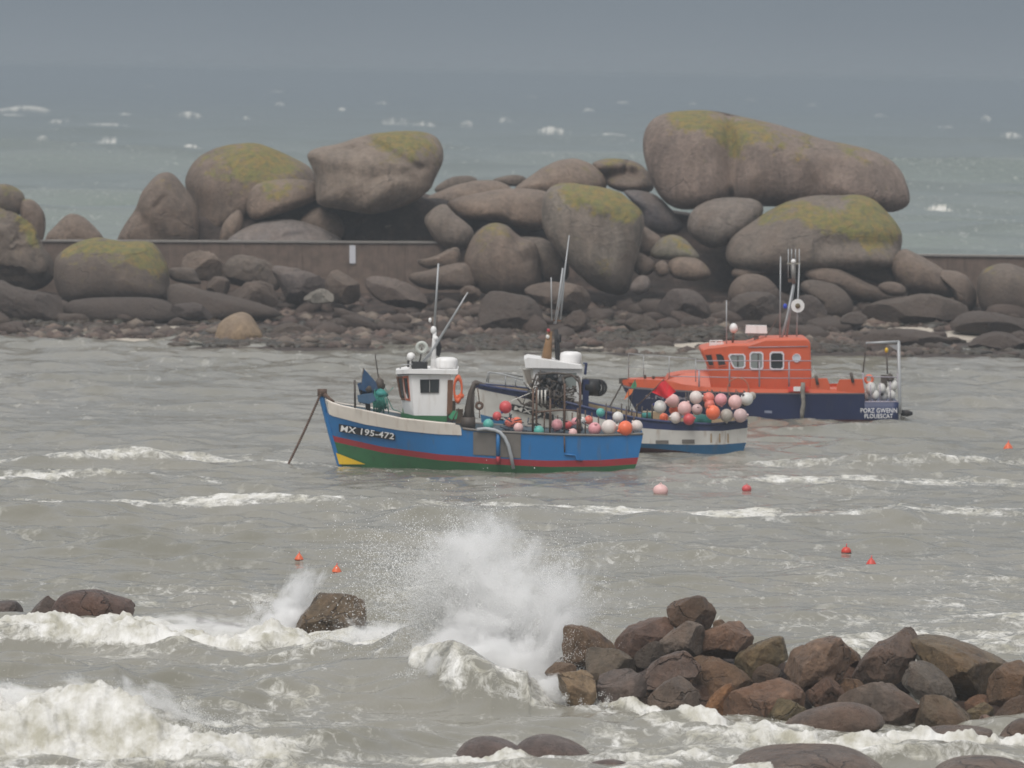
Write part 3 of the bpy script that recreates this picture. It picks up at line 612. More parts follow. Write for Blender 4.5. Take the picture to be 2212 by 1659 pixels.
fb('low pale grey dome just behind the quay wall coping', zB, [(330,845),(450,760),(560,710),(700,688),(850,695),(1000,730),(1100,780),(1190,850),(1100,930),(400,930)], 253.8, (.17,.148,.142), .0, thick=1.3, grooves=[(780,800,960,780,26,.15)])
fb('small pointed boulder in the gap below the great dome', zB, [(295,860),(330,710),(400,640),(450,615),(480,700),(450,790),(400,880)], 254.2, G1, thick=.7)
fb('brownish hump under the egg-shaped boulder', zB, [(830,720),(930,620),(1010,598),(1100,630),(1160,700),(1180,820),(1000,830)], 254.4, G2, thick=.8)
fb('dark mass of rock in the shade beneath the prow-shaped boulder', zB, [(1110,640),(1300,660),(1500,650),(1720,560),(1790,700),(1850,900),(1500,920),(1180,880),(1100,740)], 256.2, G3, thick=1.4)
fb('dark hump in front of the quay wall left of centre', zB, [(335,1030),(380,960),(480,940),(600,960),(680,1010),(740,1080),(770,1180),(700,1200),(560,1150),(420,1150),(350,1120)], 248.5, G3)
fb('grey brown boulder below the dark hump by the quay wall', zB, [(380,1170),(480,1120),(560,1108),(660,1140),(720,1210),(730,1280),(500,1310),(400,1260)], 245, G2)
fb('smooth mauve slab sloping down right from the dark hump', zB, [(670,1015),(800,1008),(930,1040),(1060,1080),(1070,1180),(980,1230),(860,1270),(800,1290),(750,1190),(700,1090)], 246.4, (.13,.108,.103))
fb('dark pointed boulder right of the mauve slab', zB, [(1040,1100),(1110,1033),(1180,1055),(1260,1110),(1300,1170),(1260,1260),(1130,1270),(1050,1200)], 245.4, G2)
fb('pinkish slab tapering to the right below the white sign', zB, [(1320,1090),(1420,1078),(1560,1108),(1660,1158),(1745,1240),(1710,1310),(1560,1300),(1440,1260),(1330,1180)], 244.6, (.17,.13,.112))
fb('pale crusted low stone in the weed under the mauve slab', zB, [(870,1235),(960,1180),(1020,1165),(1120,1220),(1090,1260),(960,1275)], 241.5, (.22,.20,.17), mat_=TANG)
fb('brown green stone right of the ochre boulder', zB, [(590,1510),(700,1430),(800,1403),(900,1420),(960,1480),(910,1540),(700,1560)], 236.5, (.15,.12,.085))
fb('long low pinkish rock at the water edge right of the ochre boulder', zB, [(470,1600),(600,1540),(800,1515),(1000,1520),(1200,1560),(1250,1610),(1000,1650),(700,1640)], 232.2, (.17,.13,.115), thick=1.4, mat_=TANG)
fb('low rock at the water edge behind the blue boat bow', zB, [(1190,1590),(1300,1520),(1400,1522),(1480,1570),(1520,1620),(1400,1650),(1220,1640)], 232, (.18,.135,.105), thick=.8, mat_=TANG)
fb('ragged brown stone above the low water edge rocks', zB, [(1430,1370),(1560,1330),(1650,1370),(1610,1420),(1500,1420)], 240, G4)
# group C
fb('flat far slab on the skyline right of the prow-shaped boulder', zC, [(60,370),(150,300),(250,268),(380,270),(420,340),(250,400),(100,410)], 262, G3)
fb('second flat slab on the skyline left of the central dome', zC, [(480,300),(620,266),(720,262),(775,290),(750,350),(600,350)], 262.5, G3)
fb('sloping brown slab behind the long lying boulder', zC, [(-100,560),(0,430),(150,370),(350,310),(520,298),(640,340),(700,420),(400,480),(200,520),(80,600),(0,640)], 259, G1, thick=1.4)
fb('broad cone-topped boulder on the skyline at centre', zC, [(620,390),(700,345),(800,270),(900,200),(1020,150),(1130,133),(1200,155),(1290,200),(1360,270),(1380,380),(1200,440),(800,440)], 259.5, G1, .15, thick=1.8)
fb('pair-backed brown boulder touching the left end of the giant', zC, [(1240,180),(1320,145),(1450,138),(1560,155),(1650,200),(1710,280),(1740,400),(1500,400),(1370,350),(1320,260)], 260, G2, .25, thick=1.5, grooves=[(1380,270,1560,260,60,.8),(1530,150,1510,230,25,.3)], blobs=[(1400,170,100,.5)])
fb('long boulder lying on its side left of the central lichen boulder', zC, [(150,470),(250,430),(400,400),(600,365),(780,368),(920,390),(990,440),(1000,600),(900,680),(720,670),(600,620),(420,600),(280,600),(190,540)], 254.6, G1, .05, thick=1.6, nt=90, npn=24, grooves=[(640,420,650,560,30,.15)])
fb('chunky brown boulder at the right end of the quay wall', zC, [(-20,590),(80,500),(160,478),(210,550),(300,610),(380,690),(350,800),(280,830),(140,820),(40,710)], 252.4, (.16,.128,.104), thick=1.2)
fb('dome-headed boulder standing below the long lying boulder', zC, [(280,920),(350,740),(420,660),(520,622),(610,640),(680,705),(740,750),(830,765),(870,850),(880,1000),(880,1110),(780,1170),(560,1180),(420,1150),(330,1060)], 248.6, G2, .2, thick=1.7, nt=90, npn=24, blobs=[(520,660,90,.5),(430,760,60,.4)], grooves=[(700,760,760,900,40,.25)])
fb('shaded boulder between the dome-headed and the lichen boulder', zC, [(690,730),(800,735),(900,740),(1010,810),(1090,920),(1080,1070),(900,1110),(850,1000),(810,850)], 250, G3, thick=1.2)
fb('large central boulder, square shouldered with lichen on its sloping top', zC, [(878,560),(880,450),(915,370),(1000,323),(1120,322),(1280,345),(1440,380),(1530,440),(1630,520),(1657,590),(1645,720),(1610,850),(1575,960),(1560,1080),(1530,1160),(1430,1180),(1280,1130),(1170,1030),(1060,910),(960,790),(900,690)], 248.4, (.175,.144,.116), .35, thick=2.1, pw=3.0, nt=130, npn=34, blobs=[(1150,360,130,.9),(1350,430,150,.9),(1560,520,90,1.0),(1370,940,100,.4),(1480,500,100,.6)], grooves=[(1180,420,1330,520,60,-.25)])
fb('dark bluish boulder in the hollow under the giant left end', zC, [(1470,380),(1600,373),(1720,400),(1800,460),(1880,550),(1970,650),(1930,720),(1750,720),(1660,680),(1620,540),(1540,440)], 256, (.075,.068,.075), thick=1.2)
fb('small stone tucked against the right flank of the lichen boulder', zC, [(1640,640),(1720,690),(1790,740),(1800,840),(1700,880),(1600,860),(1610,730)], 250.4, G2, .1, thick=.8)
fb('squarish dark weathered block alone on the beach at centre', zC, [(405,1400),(425,1220),(480,1152),(560,1148),(700,1168),(800,1198),(865,1280),(900,1400),(890,1470),(780,1500),(560,1480),(420,1460)], 239.5, (.085,.066,.052), thick=1.2, pw=3.6)
fb('flattish pink brown rock behind the square dark block', zC, [(720,1130),(880,1078),(1000,1078),(1160,1098),(1240,1170),(1260,1280),(1100,1290),(900,1260),(840,1200)], 243, G1)
fb('low brown hump at the water edge behind the two fishing boats', zC, [(440,1620),(540,1520),(620,1483),(690,1508),(740,1600),(650,1650),(500,1650)], 232.6, G2)
fb('angular dark rock right of the square block', zC, [(1030,1370),(1150,1268),(1240,1340),(1190,1450),(1060,1460)], 238.4, G2, cuts=5, it=1)
fb('olive brown beach boulder behind the second boat antennas', zC, [(1480,1380),(1600,1308),(1720,1345),(1770,1440),(1660,1480),(1520,1465)], 237.8, (.12,.10,.07))
fb('brown water edge boulder behind the buoys of the second boat', zC, [(1300,1600),(1420,1500),(1500,1508),(1570,1580),(1510,1660),(1350,1660)], 232.4, (.13,.10,.075))
fb('long dark slab with a light upper edge below the chunky boulder', zC, [(-160,1010),(0,990),(100,958),(300,918),(380,960),(400,1130),(200,1130),(-60,1120)], 247.8, G2, thick=1)
fb('slim slanting slab leaning on the end of the quay wall', zC, [(-80,900),(60,890),(200,808),(260,812),(275,890),(240,970),(0,980)], 249.8, G2, thick=.6)
fb('small pinkish rock below the dome-headed boulder', zC, [(260,1110),(330,1088),(430,1140),(390,1210),(280,1190)], 244.5, G4)
# group D
fb('giant two-lobed boulder with green lichen streaks, highest on the skyline', zD, [(105,300),(120,200),(170,120),(260,80),(400,65),(560,65),(750,110),(900,140),(1080,195),(1250,255),(1400,275),(1550,310),(1680,370),(1750,450),(1785,540),(1800,620),(1785,670),(1690,712),(1600,700),(1400,690),(1100,680),(900,670),(700,660),(560,670),(420,690),(330,690),(250,650),(190,575),(135,450)], 256.6, (.205,.152,.124), .10, thick=3.0, pw=2.9, nt=220, npn=60, rough=.012, tilt=.28,
   grooves=[(640,40,660,700,75,.55),(650,40,665,700,26,.35),(1280,300,1200,620,150,.35),(820,300,780,620,100,-.35),(450,240,430,560,150,-.25),(1500,330,1560,600,110,-.25),(1080,250,1180,420,60,-.15)],
   blobs=[(450,110,110,1.0),(560,170,60,.9),(610,200,60,.8),(700,230,75,1.2),(680,330,38,1.1),(662,420,20,.8),(330,90,80,.6),(760,160,80,.6),(880,210,80,.55),(960,290,80,.45),(1080,330,70,.3),(1150,250,70,.45),(1480,320,110,.35),(1350,300,80,.3)])
fb('smooth grey boulder sitting below the middle of the giant', zD, [(393,780),(420,700),(490,650),(600,613),(730,615),(840,628),(885,700),(820,790),(740,850),(640,915),(540,945),(460,900),(400,840)], 252, (.148,.122,.104), .08, thick=1.6, nt=80, npn=24)
fb('huge sloping boulder edged with orange-yellow lichen under the giant', zD, [(620,1000),(660,860),(800,770),(920,700),(1040,640),(1200,605),(1370,610),(1480,598),(1580,622),(1660,700),(1740,800),(1762,880),(1735,960),(1720,1060),(1500,1080),(1200,1080),(1000,1090),(800,1080),(680,1060)], 251, (.148,.118,.095), .06, thick=2.8, pw=3.0, nt=150, npn=40, tilt=.4, rough=.015, grooves=[(1360,600,1400,680,60,.2),(1250,905,1800,905,60,.35)],
   blobs=[(1000,670,70,.9),(880,730,60,.7),(1120,700,60,.8),(1180,760,70,.7),(1300,760,80,.9),(1420,790,90,1.1),(1540,830,110,1.1),(1680,810,90,1.1),(1640,720,80,1.0),(1470,620,90,.9),(1560,650,70,.8),(1250,630,90,.35)])
fb('small triangular boulder with yellow top left of the sloping one', zD, [(150,960),(210,880),(290,848),(370,868),(430,930),(490,1010),(380,1010),(260,1010),(170,1000)], 249.6, (.15,.135,.1), .55, thick=.9, tilt=.4)
fb('rounded tan stone right under the small triangular boulder', zD, [(262,1060),(290,1000),(380,985),(480,1005),(545,1080),(540,1120),(440,1150),(300,1130)], 248.6, G1, .35, thick=.8)
fb('grey stone wedged at the foot of the central lichen boulder', zD, [(30,1020),(80,955),(140,985),(200,1030),(180,1100),(80,1120)], 249, G2, thick=.7)
fb('little round stone between the grey and the tan stones', zD, [(175,1050),(230,1005),(275,1035),(285,1105),(210,1125)], 248.2, G2, thick=.5)
fb('pale pebble-like boulder beneath the central lichen boulder', zD, [(30,1170),(90,1105),(155,1115),(170,1185),(110,1235),(35,1215)], 246.5, (.16,.135,.125), thick=.6)
fb('smooth dark mauve dome half buried in the beach', zD, [(200,1310),(240,1230),(330,1193),(440,1208),(515,1280),(540,1370),(400,1400),(240,1390)], 243, (.095,.08,.078), thick=1.2)
fb('crusted dark boulder behind the lifeboat cabin', zD, [(640,1240),(680,1140),(760,1093),(880,1105),(960,1170),(995,1260),(900,1330),(700,1320)], 246, G2, thick=1.2)
fb('dark boulder directly above the lifeboat radar', zD, [(650,1350),(680,1240),(820,1215),(940,1228),(1010,1300),(1000,1400),(800,1420),(680,1410)], 243.6, DK, thick=1.2)
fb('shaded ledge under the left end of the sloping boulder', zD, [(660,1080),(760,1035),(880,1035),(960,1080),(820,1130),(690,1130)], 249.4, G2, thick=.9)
# group E
fb('dark rounded rock right of the lifeboat mast', zE, [(540,340),(620,290),(720,308),(820,328),(900,388),(950,470),(940,580),(820,610),(700,590),(700,480),(620,420)], 245.6, G3, thick=1.3)
fb('dark mauve boulder close behind the lifeboat mast', zE, [(520,430),(620,395),(700,455),(760,560),(740,660),(560,670),(500,560)], 243, (.085,.072,.07), thick=1)
fb('long brown whaleback rock right of the lifeboat mast', zE, [(560,240),(680,190),(820,200),(900,238),(1000,288),(1120,348),(1320,400),(1280,480),(1050,470),(900,430),(800,350),(640,310)], 248.4, G2, .1, thick=1)
fb('dark ledge beneath the right end of the sloping boulder', zE, [(840,180),(1000,155),(1150,175),(1260,220),(1300,320),(1150,330),(1000,280),(900,240)], 250, G3, thick=1)
fb('big rounded boulder right of the sloping boulder, under the skyline', zE, [(1230,200),(1260,110),(1330,58),(1400,90),(1500,140),(1620,208),(1655,300),(1695,380),(1700,430),(1500,420),(1330,390),(1260,290)], 248.8, G2, .05, thick=1.6)
fb('dark oval boulder leaning on the big rounded one at right', zE, [(1530,240),(1640,218),(1760,238),(1825,300),(1870,420),(1820,540),(1720,500),(1680,390),(1610,300)], 248, G2, thick=1.2)
fb('large rough boulder at the right edge below the dark wall', zE, [(1880,520),(1860,350),(1895,240),(1960,198),(2090,163),(2212,208),(2340,260),(2360,600),(2000,610)], 246.4, G3, .12, thick=1.8, blobs=[(1960,220,50,.6)])
fb('small brown rock tucked under the whaleback rock', zE, [(1110,340),(1220,298),(1340,340),(1340,410),(1200,420)], 246.4, G2, thick=.6)
fb('broad dark flat rock above the white sand at right', zE, [(1020,510),(1180,448),(1340,428),(1500,398),(1640,438),(1770,478),(1780,550),(1640,600),(1500,640),(1350,650),(1100,640),(1030,590)], 243.6, G3, thick=1.4)
fb('small pale grey stone on the weed left of the white sand', zE, [(850,580),(940,528),(1040,555),(1070,610),(960,640),(860,630)], 241, (.15,.135,.12), thick=.6)
fb('black weedy rock above the white sand near the right edge', zE, [(1680,620),(1780,540),(1960,535),(2100,565),(2240,600),(2260,680),(1900,690),(1700,680)], 240.4, DK, thick=1.2)
fb('low brown rock before the white sand behind the lifeboat stern', zE, [(900,760),(1000,690),(1200,658),(1450,668),(1610,720),(1720,790),(1500,800),(1200,790)], 235.4, (.085,.06,.045), thick=1.4)
fb('low dark rock at the right edge of the beach', zE, [(1780,800),(1880,708),(2050,675),(2230,760),(2300,820),(2000,840)], 234.4, (.06,.045,.037), thick=1.3)
# scattered stones of the beach: each a thing, meshes shared
proto = []
for k in range(8):
    bm_ = bmesh.new(); bmesh.ops.create_icosphere(bm_, subdivisions=2, radius=1)
    sc_ = np.array((1, RNG.uniform(.7, 1), RNG.uniform(.45, .75)))
    for v in bm_.verts:
        n = 1 + .32 * float(vnoise(v.co.x * 1.4 + k * 9, v.co.y * 1.4, v.co.z * 1.4)); v.co = Vector(np.array(v.co) * n * sc_)
    me = bpy.data.meshes.new('stone'); bm_.to_mesh(me); bm_.free()
    me.polygons.foreach_set('use_smooth', np.ones(len(me.polygons), bool)); me.materials.append(GRAN); proto.append(me)
rb = np.random.default_rng(21); cnt = 0
tones = [(.13,.085,.065),(.08,.058,.045),(.155,.11,.09),(.055,.042,.034),(.11,.088,.076),(.04,.031,.026),(.18,.135,.10)]
while cnt < 290:
    px = rb.uniform(-30, 2240); Y = 229.5 + 19 * rb.beta(1.1, 1.3); x = (px - CX) / FP * Y
    r = .18 + (.45 + .55 * min(max((Y - 233) / 10, 0), 1)) * rb.beta(1, 2.2); z = float(ground(np.array([x]), np.array([Y]))[0])
    if z < .05 or sandval(np.array([(x, Y, z)]))[0] > .3: continue
    o = bpy.data.objects.new('stone', proto[cnt % 8]); C.objects.link(o); o.location = (x, Y, z + r * .12)
    o.scale = (r * rb.uniform(.8, 1.5), r, r * rb.uniform(.7, 1.1)); o.rotation_euler = (rb.normal(0, .15), rb.normal(0, .15), rb.uniform(0, 6.28))
    tn = rb.integers(7); o.color = (*tones[tn], 0.0); place = ' left of the ochre dome' if px < 470 else ' between ochre dome and blue boat mast' if px < 940 else ' behind the two fishing boats' if px < 1330 else ' behind the lifeboat bow' if px < 1690 else ' right of the lifeboat mast'; place += ', at the water edge' if Y < 234 else ', mid beach' if Y < 241 else ', high up'; tag(o, ['rusty brown','dark brown','pinkish tan','blackish','greyish brown','black weedy','pale tan'][tn] + (' small stone' if r < .32 else ' larger stone') + place, 'stone', 'loose stones on the far beach'); cnt += 1
# shingle and weed too many to count
def scatter(name, n, rlo, rhi, mats, flat, mat_, Y0=229, Y1=250, thr=-.1, sd_=3):
    r_ = np.random.default_rng(sd_)
    x = r_.uniform(-27, 27, n * 2); Y = Y0 + (Y1 - Y0) * r_.beta(1, 1.4, n * 2); z = ground(x, Y)
    ok = (z > -.02) & (fbm(x * .4, Y * .4, 0, 3, sd_) > thr) & (sandval(np.stack((x, Y, z), 1)) < .35); x, Y, z = x[ok][:n], Y[ok][:n], z[ok][:n]; n = len(x)
    ico = [(0,0,1),(.9,0,.3),(.28,.85,.3),(-.73,.53,.3),(-.73,-.53,.3),(.28,-.85,.3),(.73,.53,-.5),(-.28,.85,-.5),(-.9,0,-.5),(-.28,-.85,-.5),(.73,-.53,-.5)]
    tf = [(0,1,2),(0,2,3),(0,3,4),(0,4,5),(0,5,1),(1,6,2),(2,6,7),(2,7,3),(3,7,8),(3,8,4),(4,8,9),(4,9,5),(5,9,10),(5,10,1),(1,10,6)]
    B = np.array(ico); R_ = (rlo + (rhi - rlo) * r_.beta(1, 3, n))
    J = B[None] * (1 + r_.uniform(-.3, .3, (n, 11, 1))); a = r_.uniform(0, 6.28, n); ca, sa = np.cos(a)[:, None], np.sin(a)[:, None]
    sx_ = r_.uniform(.8, 1.8, n)[:, None]; jx = J[:, :, 0] * sx_; jy = J[:, :, 1]
    V = np.stack(((jx * ca - jy * sa) * R_[:, None] + x[:, None], (jx * sa + jy * ca) * R_[:, None] + Y[:, None], J[:, :, 2] * R_[:, None] * flat + z[:, None] + .02), 2).reshape(-1, 3)
    F = (np.array(tf)[None] + (np.arange(n) * 11)[:, None, None]).reshape(-1, 3)
    me = bpy.data.meshes.new(name); me.vertices.add(len(V)); me.vertices.foreach_set('co', V.astype(np.float32).ravel())
    me.loops.add(F.size); me.loops.foreach_set('vertex_index', F.astype(np.int32).ravel()); me.polygons.add(len(F)); me.polygons.foreach_set('loop_start', np.arange(0, F.size, 3, dtype=np.int32)); me.update(calc_edges=True)
    me.materials.append(mat_); o = bpy.data.objects.new(name, me); C.objects.link(o); return o
def vary(name, cols, rough=.8, sc=1.7):
    m = bpy.data.materials.new(name); N, K = nodes(m); o = N.new('ShaderNodeOutputMaterial'); b = N.new('ShaderNodeBsdfPrincipled'); K(b.outputs[0], o.inputs[0]); b.inputs['Roughness'].default_value = rough
    g = N.new('ShaderNodeNewGeometry'); c = N.new('ShaderNodeValToRGB'); c.color_ramp.interpolation = 'LINEAR'; e = c.color_ramp.elements
    K(g.outputs['Random Per Island'], c.inputs[0]); e[0].color = (*cols[0], 1); e[1].color = (*cols[-1], 1)
    for i, q in enumerate(cols[1:-1]): n = e.new((i + 1) / (len(cols) - 1)); n.color = (*q, 1)
    K(c.outputs[0], b.inputs['Base Color']); return m
tag(scatter('shingle', 5200, .06, .48, None, .65, vary('shingle_mix', [(.04,.03,.025),(.11,.07,.055),(.07,.05,.04),(.16,.115,.09),(.05,.035,.03),(.20,.16,.125),(.07,.05,.04)]), thr=-.05), kind='stuff')
tag(scatter('seaweed', 7000, .10, .50, None, .42, vary('wrack', [(.020,.016,.010),(.035,.026,.014),(.05,.030,.016),(.028,.026,.014)], .45), Y1=244, thr=-.02, sd_=8), kind='stuff')
# ================================================================== NEAR ROCKS
NB = 'rocks of the rubble mound in the foreground'
_m = [0]
BR = (.118,.074,.042); RD = (.145,.082,.050); BG = (.155,.108,.068); OL = (.112,.084,.042); DB = (.062,.040,.025); ORR = (.20,.095,.038); GY = (.112,.080,.062); TN = (.21,.145,.085)
def nb(label, pts, Y, tone, zoom=zR, cuts=10, it=1, group=NB, **k):
    _m[0] += 1
    kk = dict(pw=2.6, nt=56, npn=20, rough=.05, tilt=.15); kk.update(k)
    if cuts:
        c_ = np.mean([zoom(p) for p in pts], 0); pts = [tuple(c_ + (np.array(zoom(p)) - c_) * 1.17) for p in pts]; zoom = zI
    return boulder('rock', label, 'rock', group, zoom, pts, Y, tone, 0, cuts=cuts, it=it, mat_=WET, seed=500 + _m[0] * 7, **kk)
nb('dark square rock perched on top of the rubble mound', [(650,120),(700,118),(785,98),(820,125),(840,180),(835,230),(800,255),(740,255),(660,225),(643,160)], 101.6, DB, cuts=8)
nb('reddish heart-shaped rock right of the topmost dark one', [(905,215),(940,190),(985,190),(1008,230),(1012,320),(970,370),(890,380),(830,355),(790,335),(795,255),(850,238)], 101.2, RD, cuts=9)
nb('sliver of rock behind the reddish heart-shaped one', [(835,205),(880,198),(895,230),(840,245)], 102.6, BR, cuts=3)
nb('dark reddish rock in the spray, upper left of the mound', [(395,290),(410,240),(450,215),(520,190),(600,198),(650,215),(660,250),(620,300),(560,340),(480,370),(420,330)], 101.5, (.105,.062,.044), blobs=[])
nb('beige grey rock just below the topmost dark one', [(603,300),(615,260),(650,225),(720,212),(770,225),(797,260),(795,340),(740,360),(670,372),(620,360)], 100.8, (.13,.10,.078), cuts=9)
nb('dark mottled rock under the splash at the mound left top', [(160,240),(230,228),(300,250),(370,300),(410,340),(330,390),(240,405),(165,395),(168,310)], 101.2, BR)
nb('olive brown wedge rock below the splash rock', [(245,400),(300,320),(370,303),(430,355),(500,390),(530,420),(450,440),(370,470),(310,475),(270,445)], 100.4, (.105,.080,.055), cuts=10)
nb('tan rock with pale flat face at the lower left of the mound', [(165,408),(195,400),(250,420),(300,465),(305,545),(250,580),(150,575),(128,510),(140,450)], 98.6, TN, cuts=10)
nb('small dark leftmost rock of the mound', [(88,405),(150,388),(220,403),(220,435),(160,470),(120,490),(95,435)], 99.6, BR)
nb('dark rock at the waterline hidden behind the tan one', [(115,480),(150,470),(180,520),(160,560),(125,540)], 99.2, DB)
nb('grey brown rock right of the tan one at the waterline', [(308,480),(340,452),(420,428),(490,415),(522,450),(525,520),(480,590),(380,600),(302,585),(298,510)], 98.7, (.10,.075,.062), cuts=10)
nb('flat-topped oblong rock in the middle left of the mound', [(528,430),(590,383),(680,348),(745,343),(767,380),(762,435),(690,472),(590,498),(535,492)], 99.4, (.12,.085,.068), cuts=10)
nb('small dark rock between the beige rock and the olive wedge', [(478,375),(540,308),(590,298),(632,350),(570,400),(520,415)], 100.6, (.07,.052,.038))
nb('tall brown rock behind the centre of the mound', [(725,345),(790,330),(860,343),(930,390),(980,460),(1010,500),(960,530),(900,530),(860,620),(790,640),(740,520),(750,430)], 99.9, BR, cuts=9)
nb('mauve brown pyramid rock at the waterline left of centre', [(548,560),(575,520),(640,475),(710,450),(762,490),(772,540),(745,610),(660,640),(590,610)], 98.3, (.108,.078,.058), cuts=10)
nb('dark filler standing in for the shaded gap over the mauve pyramid', [(515,520),(545,490),(620,485),(590,560),(540,570)], 99.4, DB)  # shade of the gap between rocks, put in as a dark solid
nb('bright orange brown splinter of rock at the waterline', [(800,600),(830,540),(905,483),(918,520),(885,600),(880,650),(810,645)], 98.0, ORR, cuts=10)
nb('large reddish peaked rock in the middle of the mound front', [(870,610),(885,570),(930,520),(1070,466),(1180,488),(1228,540),(1245,595),(1190,640),(1100,680),(980,680),(885,665)], 97.7, RD, cuts=9)
nb('olive triangular rock leaning on the reddish peaked one', [(1085,650),(1090,580),(1150,543),(1190,553),(1250,598),(1200,650),(1120,680)], 97.1, OL, cuts=9)
nb('olive ridge-backed rock on the mound skyline right of the heart-shaped one', [(940,400),(950,360),(1000,328),(1080,288),(1140,278),(1172,310),(1178,355),(1110,400),(1040,430),(1005,475),(950,440)], 100.6, OL, cuts=8)
nb('dark rock in the hollow below the olive ridge-backed one', [(1010,445),(1050,403),(1110,398),(1135,430),(1110,490),(1030,495)], 100.0, DB)
nb('big sunlit-looking slab rock tilted up to the right', [(1095,440),(1160,368),(1260,308),(1370,286),(1402,320),(1462,370),(1458,445),(1380,465),(1300,475),(1225,515),(1180,490),(1110,480)], 99.4, (.15,.095,.062), cuts=9)
nb('thin rock behind the tilted slab rock', [(1395,330),(1430,315),(1495,370),(1475,420),(1430,390)], 101, BR)
nb('brown triangular rock under the tilted slab rock', [(1230,530),(1280,488),(1340,448),(1392,490),(1425,545),(1350,590),(1250,590)], 98.8, (.11,.065,.045))
nb('small rock wedged right of the brown triangular rock', [(1365,470),(1450,460),(1530,480),(1470,530),(1410,550)], 99.2, BR)
nb('upright pointed rock, tallest on the right half of the mound', [(1445,450),(1490,380),(1560,310),(1620,298),(1700,233),(1737,228),(1748,270),(1718,345),(1692,405),(1640,475),(1540,490),(1455,480)], 100.2, (.105,.068,.048), cuts=8)
nb('very large olive brown slab sloping down to the right edge', [(1710,350),(1740,293),(1850,296),(1950,318),(2080,378),(2135,410),(2110,470),(2085,545),(1960,560),(1880,500),(1800,440),(1715,400)], 100.4, (.115,.078,.040), cuts=8, thick=1.3)
nb('grey rounded rock in front of the large olive slab', [(1670,460),(1690,425),(1720,383),(1790,398),(1870,458),(1905,520),(1870,565),(1770,560),(1715,520)], 98.9, (.10,.08,.062), cuts=10)
nb('broad grey rounded rock in the front right of the mound', [(1405,552),(1470,498),(1560,476),(1650,483),(1722,530),(1750,580),(1710,665),(1600,680),(1500,640),(1415,600)], 98.0, (.10,.075,.058), cuts=10)
nb('pyramid-shaped olive rock at the waterline on the right', [(1680,680),(1740,590),(1772,516),(1850,548),(1940,598),(2015,665),(1900,700),(1760,695)], 97.5, (.10,.078,.052), cuts=10)
nb('smooth mauve grey whaleback rock in front of the mound', [(1115,690),(1200,618),(1320,578),(1440,563),(1540,588),(1602,640),(1590,680),(1450,730),(1280,730)], 95.6, GY, cuts=0, it=2, rough=.02)
nb('tall brown rock cut by the right edge of the picture', [(2055,480),(2120,408),(2212,393),(2290,440),(2280,580),(2150,590),(2078,590)], 99, BR)
nb('reddish stone in the gap below the large slab', [(1925,590),(1990,538),(2062,533),(2075,590),(1990,620)], 99.2, RD)
nb('small olive stone right of the pyramid-shaped rock', [(1945,620),(2050,558),(2085,600),(2070,660),(1990,650)], 98.2, OL)
nb('dark rock at the lower right edge of the mound', [(2060,670),(2120,588),(2170,548),(2260,545),(2280,680),(2150,710),(2080,700)], 97.8, DB)
nb('pinkish little stone at the waterline by the right edge', [(1990,650),(2040,618),(2072,645),(2055,690),(2000,685)], 97.6, (.15,.10,.078), cuts=3)
nb('smooth grey rock at the right edge in front of the mound', [(2085,735),(2150,650),(2230,628),(2300,680),(2290,760),(2110,760)], 95.2, GY, cuts=0, it=2, rough=.02)
nb('flat grey rock awash below the pyramid-shaped one', [(1710,715),(1780,680),(1880,670),(2000,673),(2090,690),(2060,730),(1800,745)], 94.9, GY, cuts=0, it=2, rough=.02, thick=.5)
FG = 'smooth rocks along the bottom of the picture'
nb('largest smooth grey rock along the bottom edge', [(880,870),(960,803),(1060,773),(1250,763),(1440,773),(1540,818),(1620,880),(1640,990),(880,990)], 91.4, GY, cuts=0, it=2, rough=.03, group=FG, thick=1.4)
nb('smooth rock at the bottom right corner', [(1790,880),(1900,823),(2000,810),(2130,818),(2260,850),(2280,980),(1800,980)], 91.2, GY, cuts=0, it=2, rough=.03, group=FG, thick=1.0)
nb('smooth brown rock left along the bottom edge', [(230,860),(310,823),(400,816),(500,848),(540,930),(240,940)], 91.2, (.10,.07,.062), cuts=0, it=2, rough=.03, group=FG)
nb('thin rock awash between two bottom edge rocks', [(480,850),(560,826),(640,843),(710,880),(660,930),(480,930)], 91.4, (.095,.07,.06), cuts=0, it=2, rough=.03, group=FG, thick=.4)
nb('small smooth rock left of the largest bottom one', [(730,870),(800,828),(860,818),(920,835),(930,920),(740,920)], 91.8, GY, cuts=0, it=2, rough=.03, group=FG)
nb('half-submerged brown rock washed over by foam at bottom centre', [(975,1645),(990,1618),(1015,1598),(1045,1592),(1085,1596),(1120,1612),(1150,1640),(1130,1672),(1000,1675)], 92.6, (.10,.07,.060), zoom=zI, cuts=0, it=2, rough=.03, group=FG, thick=.6)
nb('half-submerged brown rock right of the foam-washed one', [(1105,1620),(1130,1600),(1160,1588),(1200,1590),(1240,1602),(1275,1625),(1290,1660),(1120,1665)], 92.9, (.10,.072,.062), zoom=zI, cuts=0, it=2, rough=.03, group=FG, thick=.6)
LG = 'rocks in the surf at the left'
nb('dark rock in the surf cut by the left edge', [(-80,620),(0,610),(60,603),(110,620),(148,690),(130,760),(-80,770)], 114.5, (.09,.072,.066), zoom=zL, cuts=3, it=2, group=LG)
nb('small pointed rock in the surf left of the brown whaleback', [(180,680),(240,600),(290,568),(335,590),(350,650),(310,740),(200,740)], 114.6, (.11,.085,.072), zoom=zL, cuts=5, group=LG)
nb('long reddish brown whaleback rock in the left surf', [(325,660),(360,588),(420,550),(550,546),(650,573),(740,598),(790,625),(760,700),(600,760),(440,780),(340,750)], 114.2, (.085,.052,.042), zoom=zL, cuts=3, it=2, group=LG)
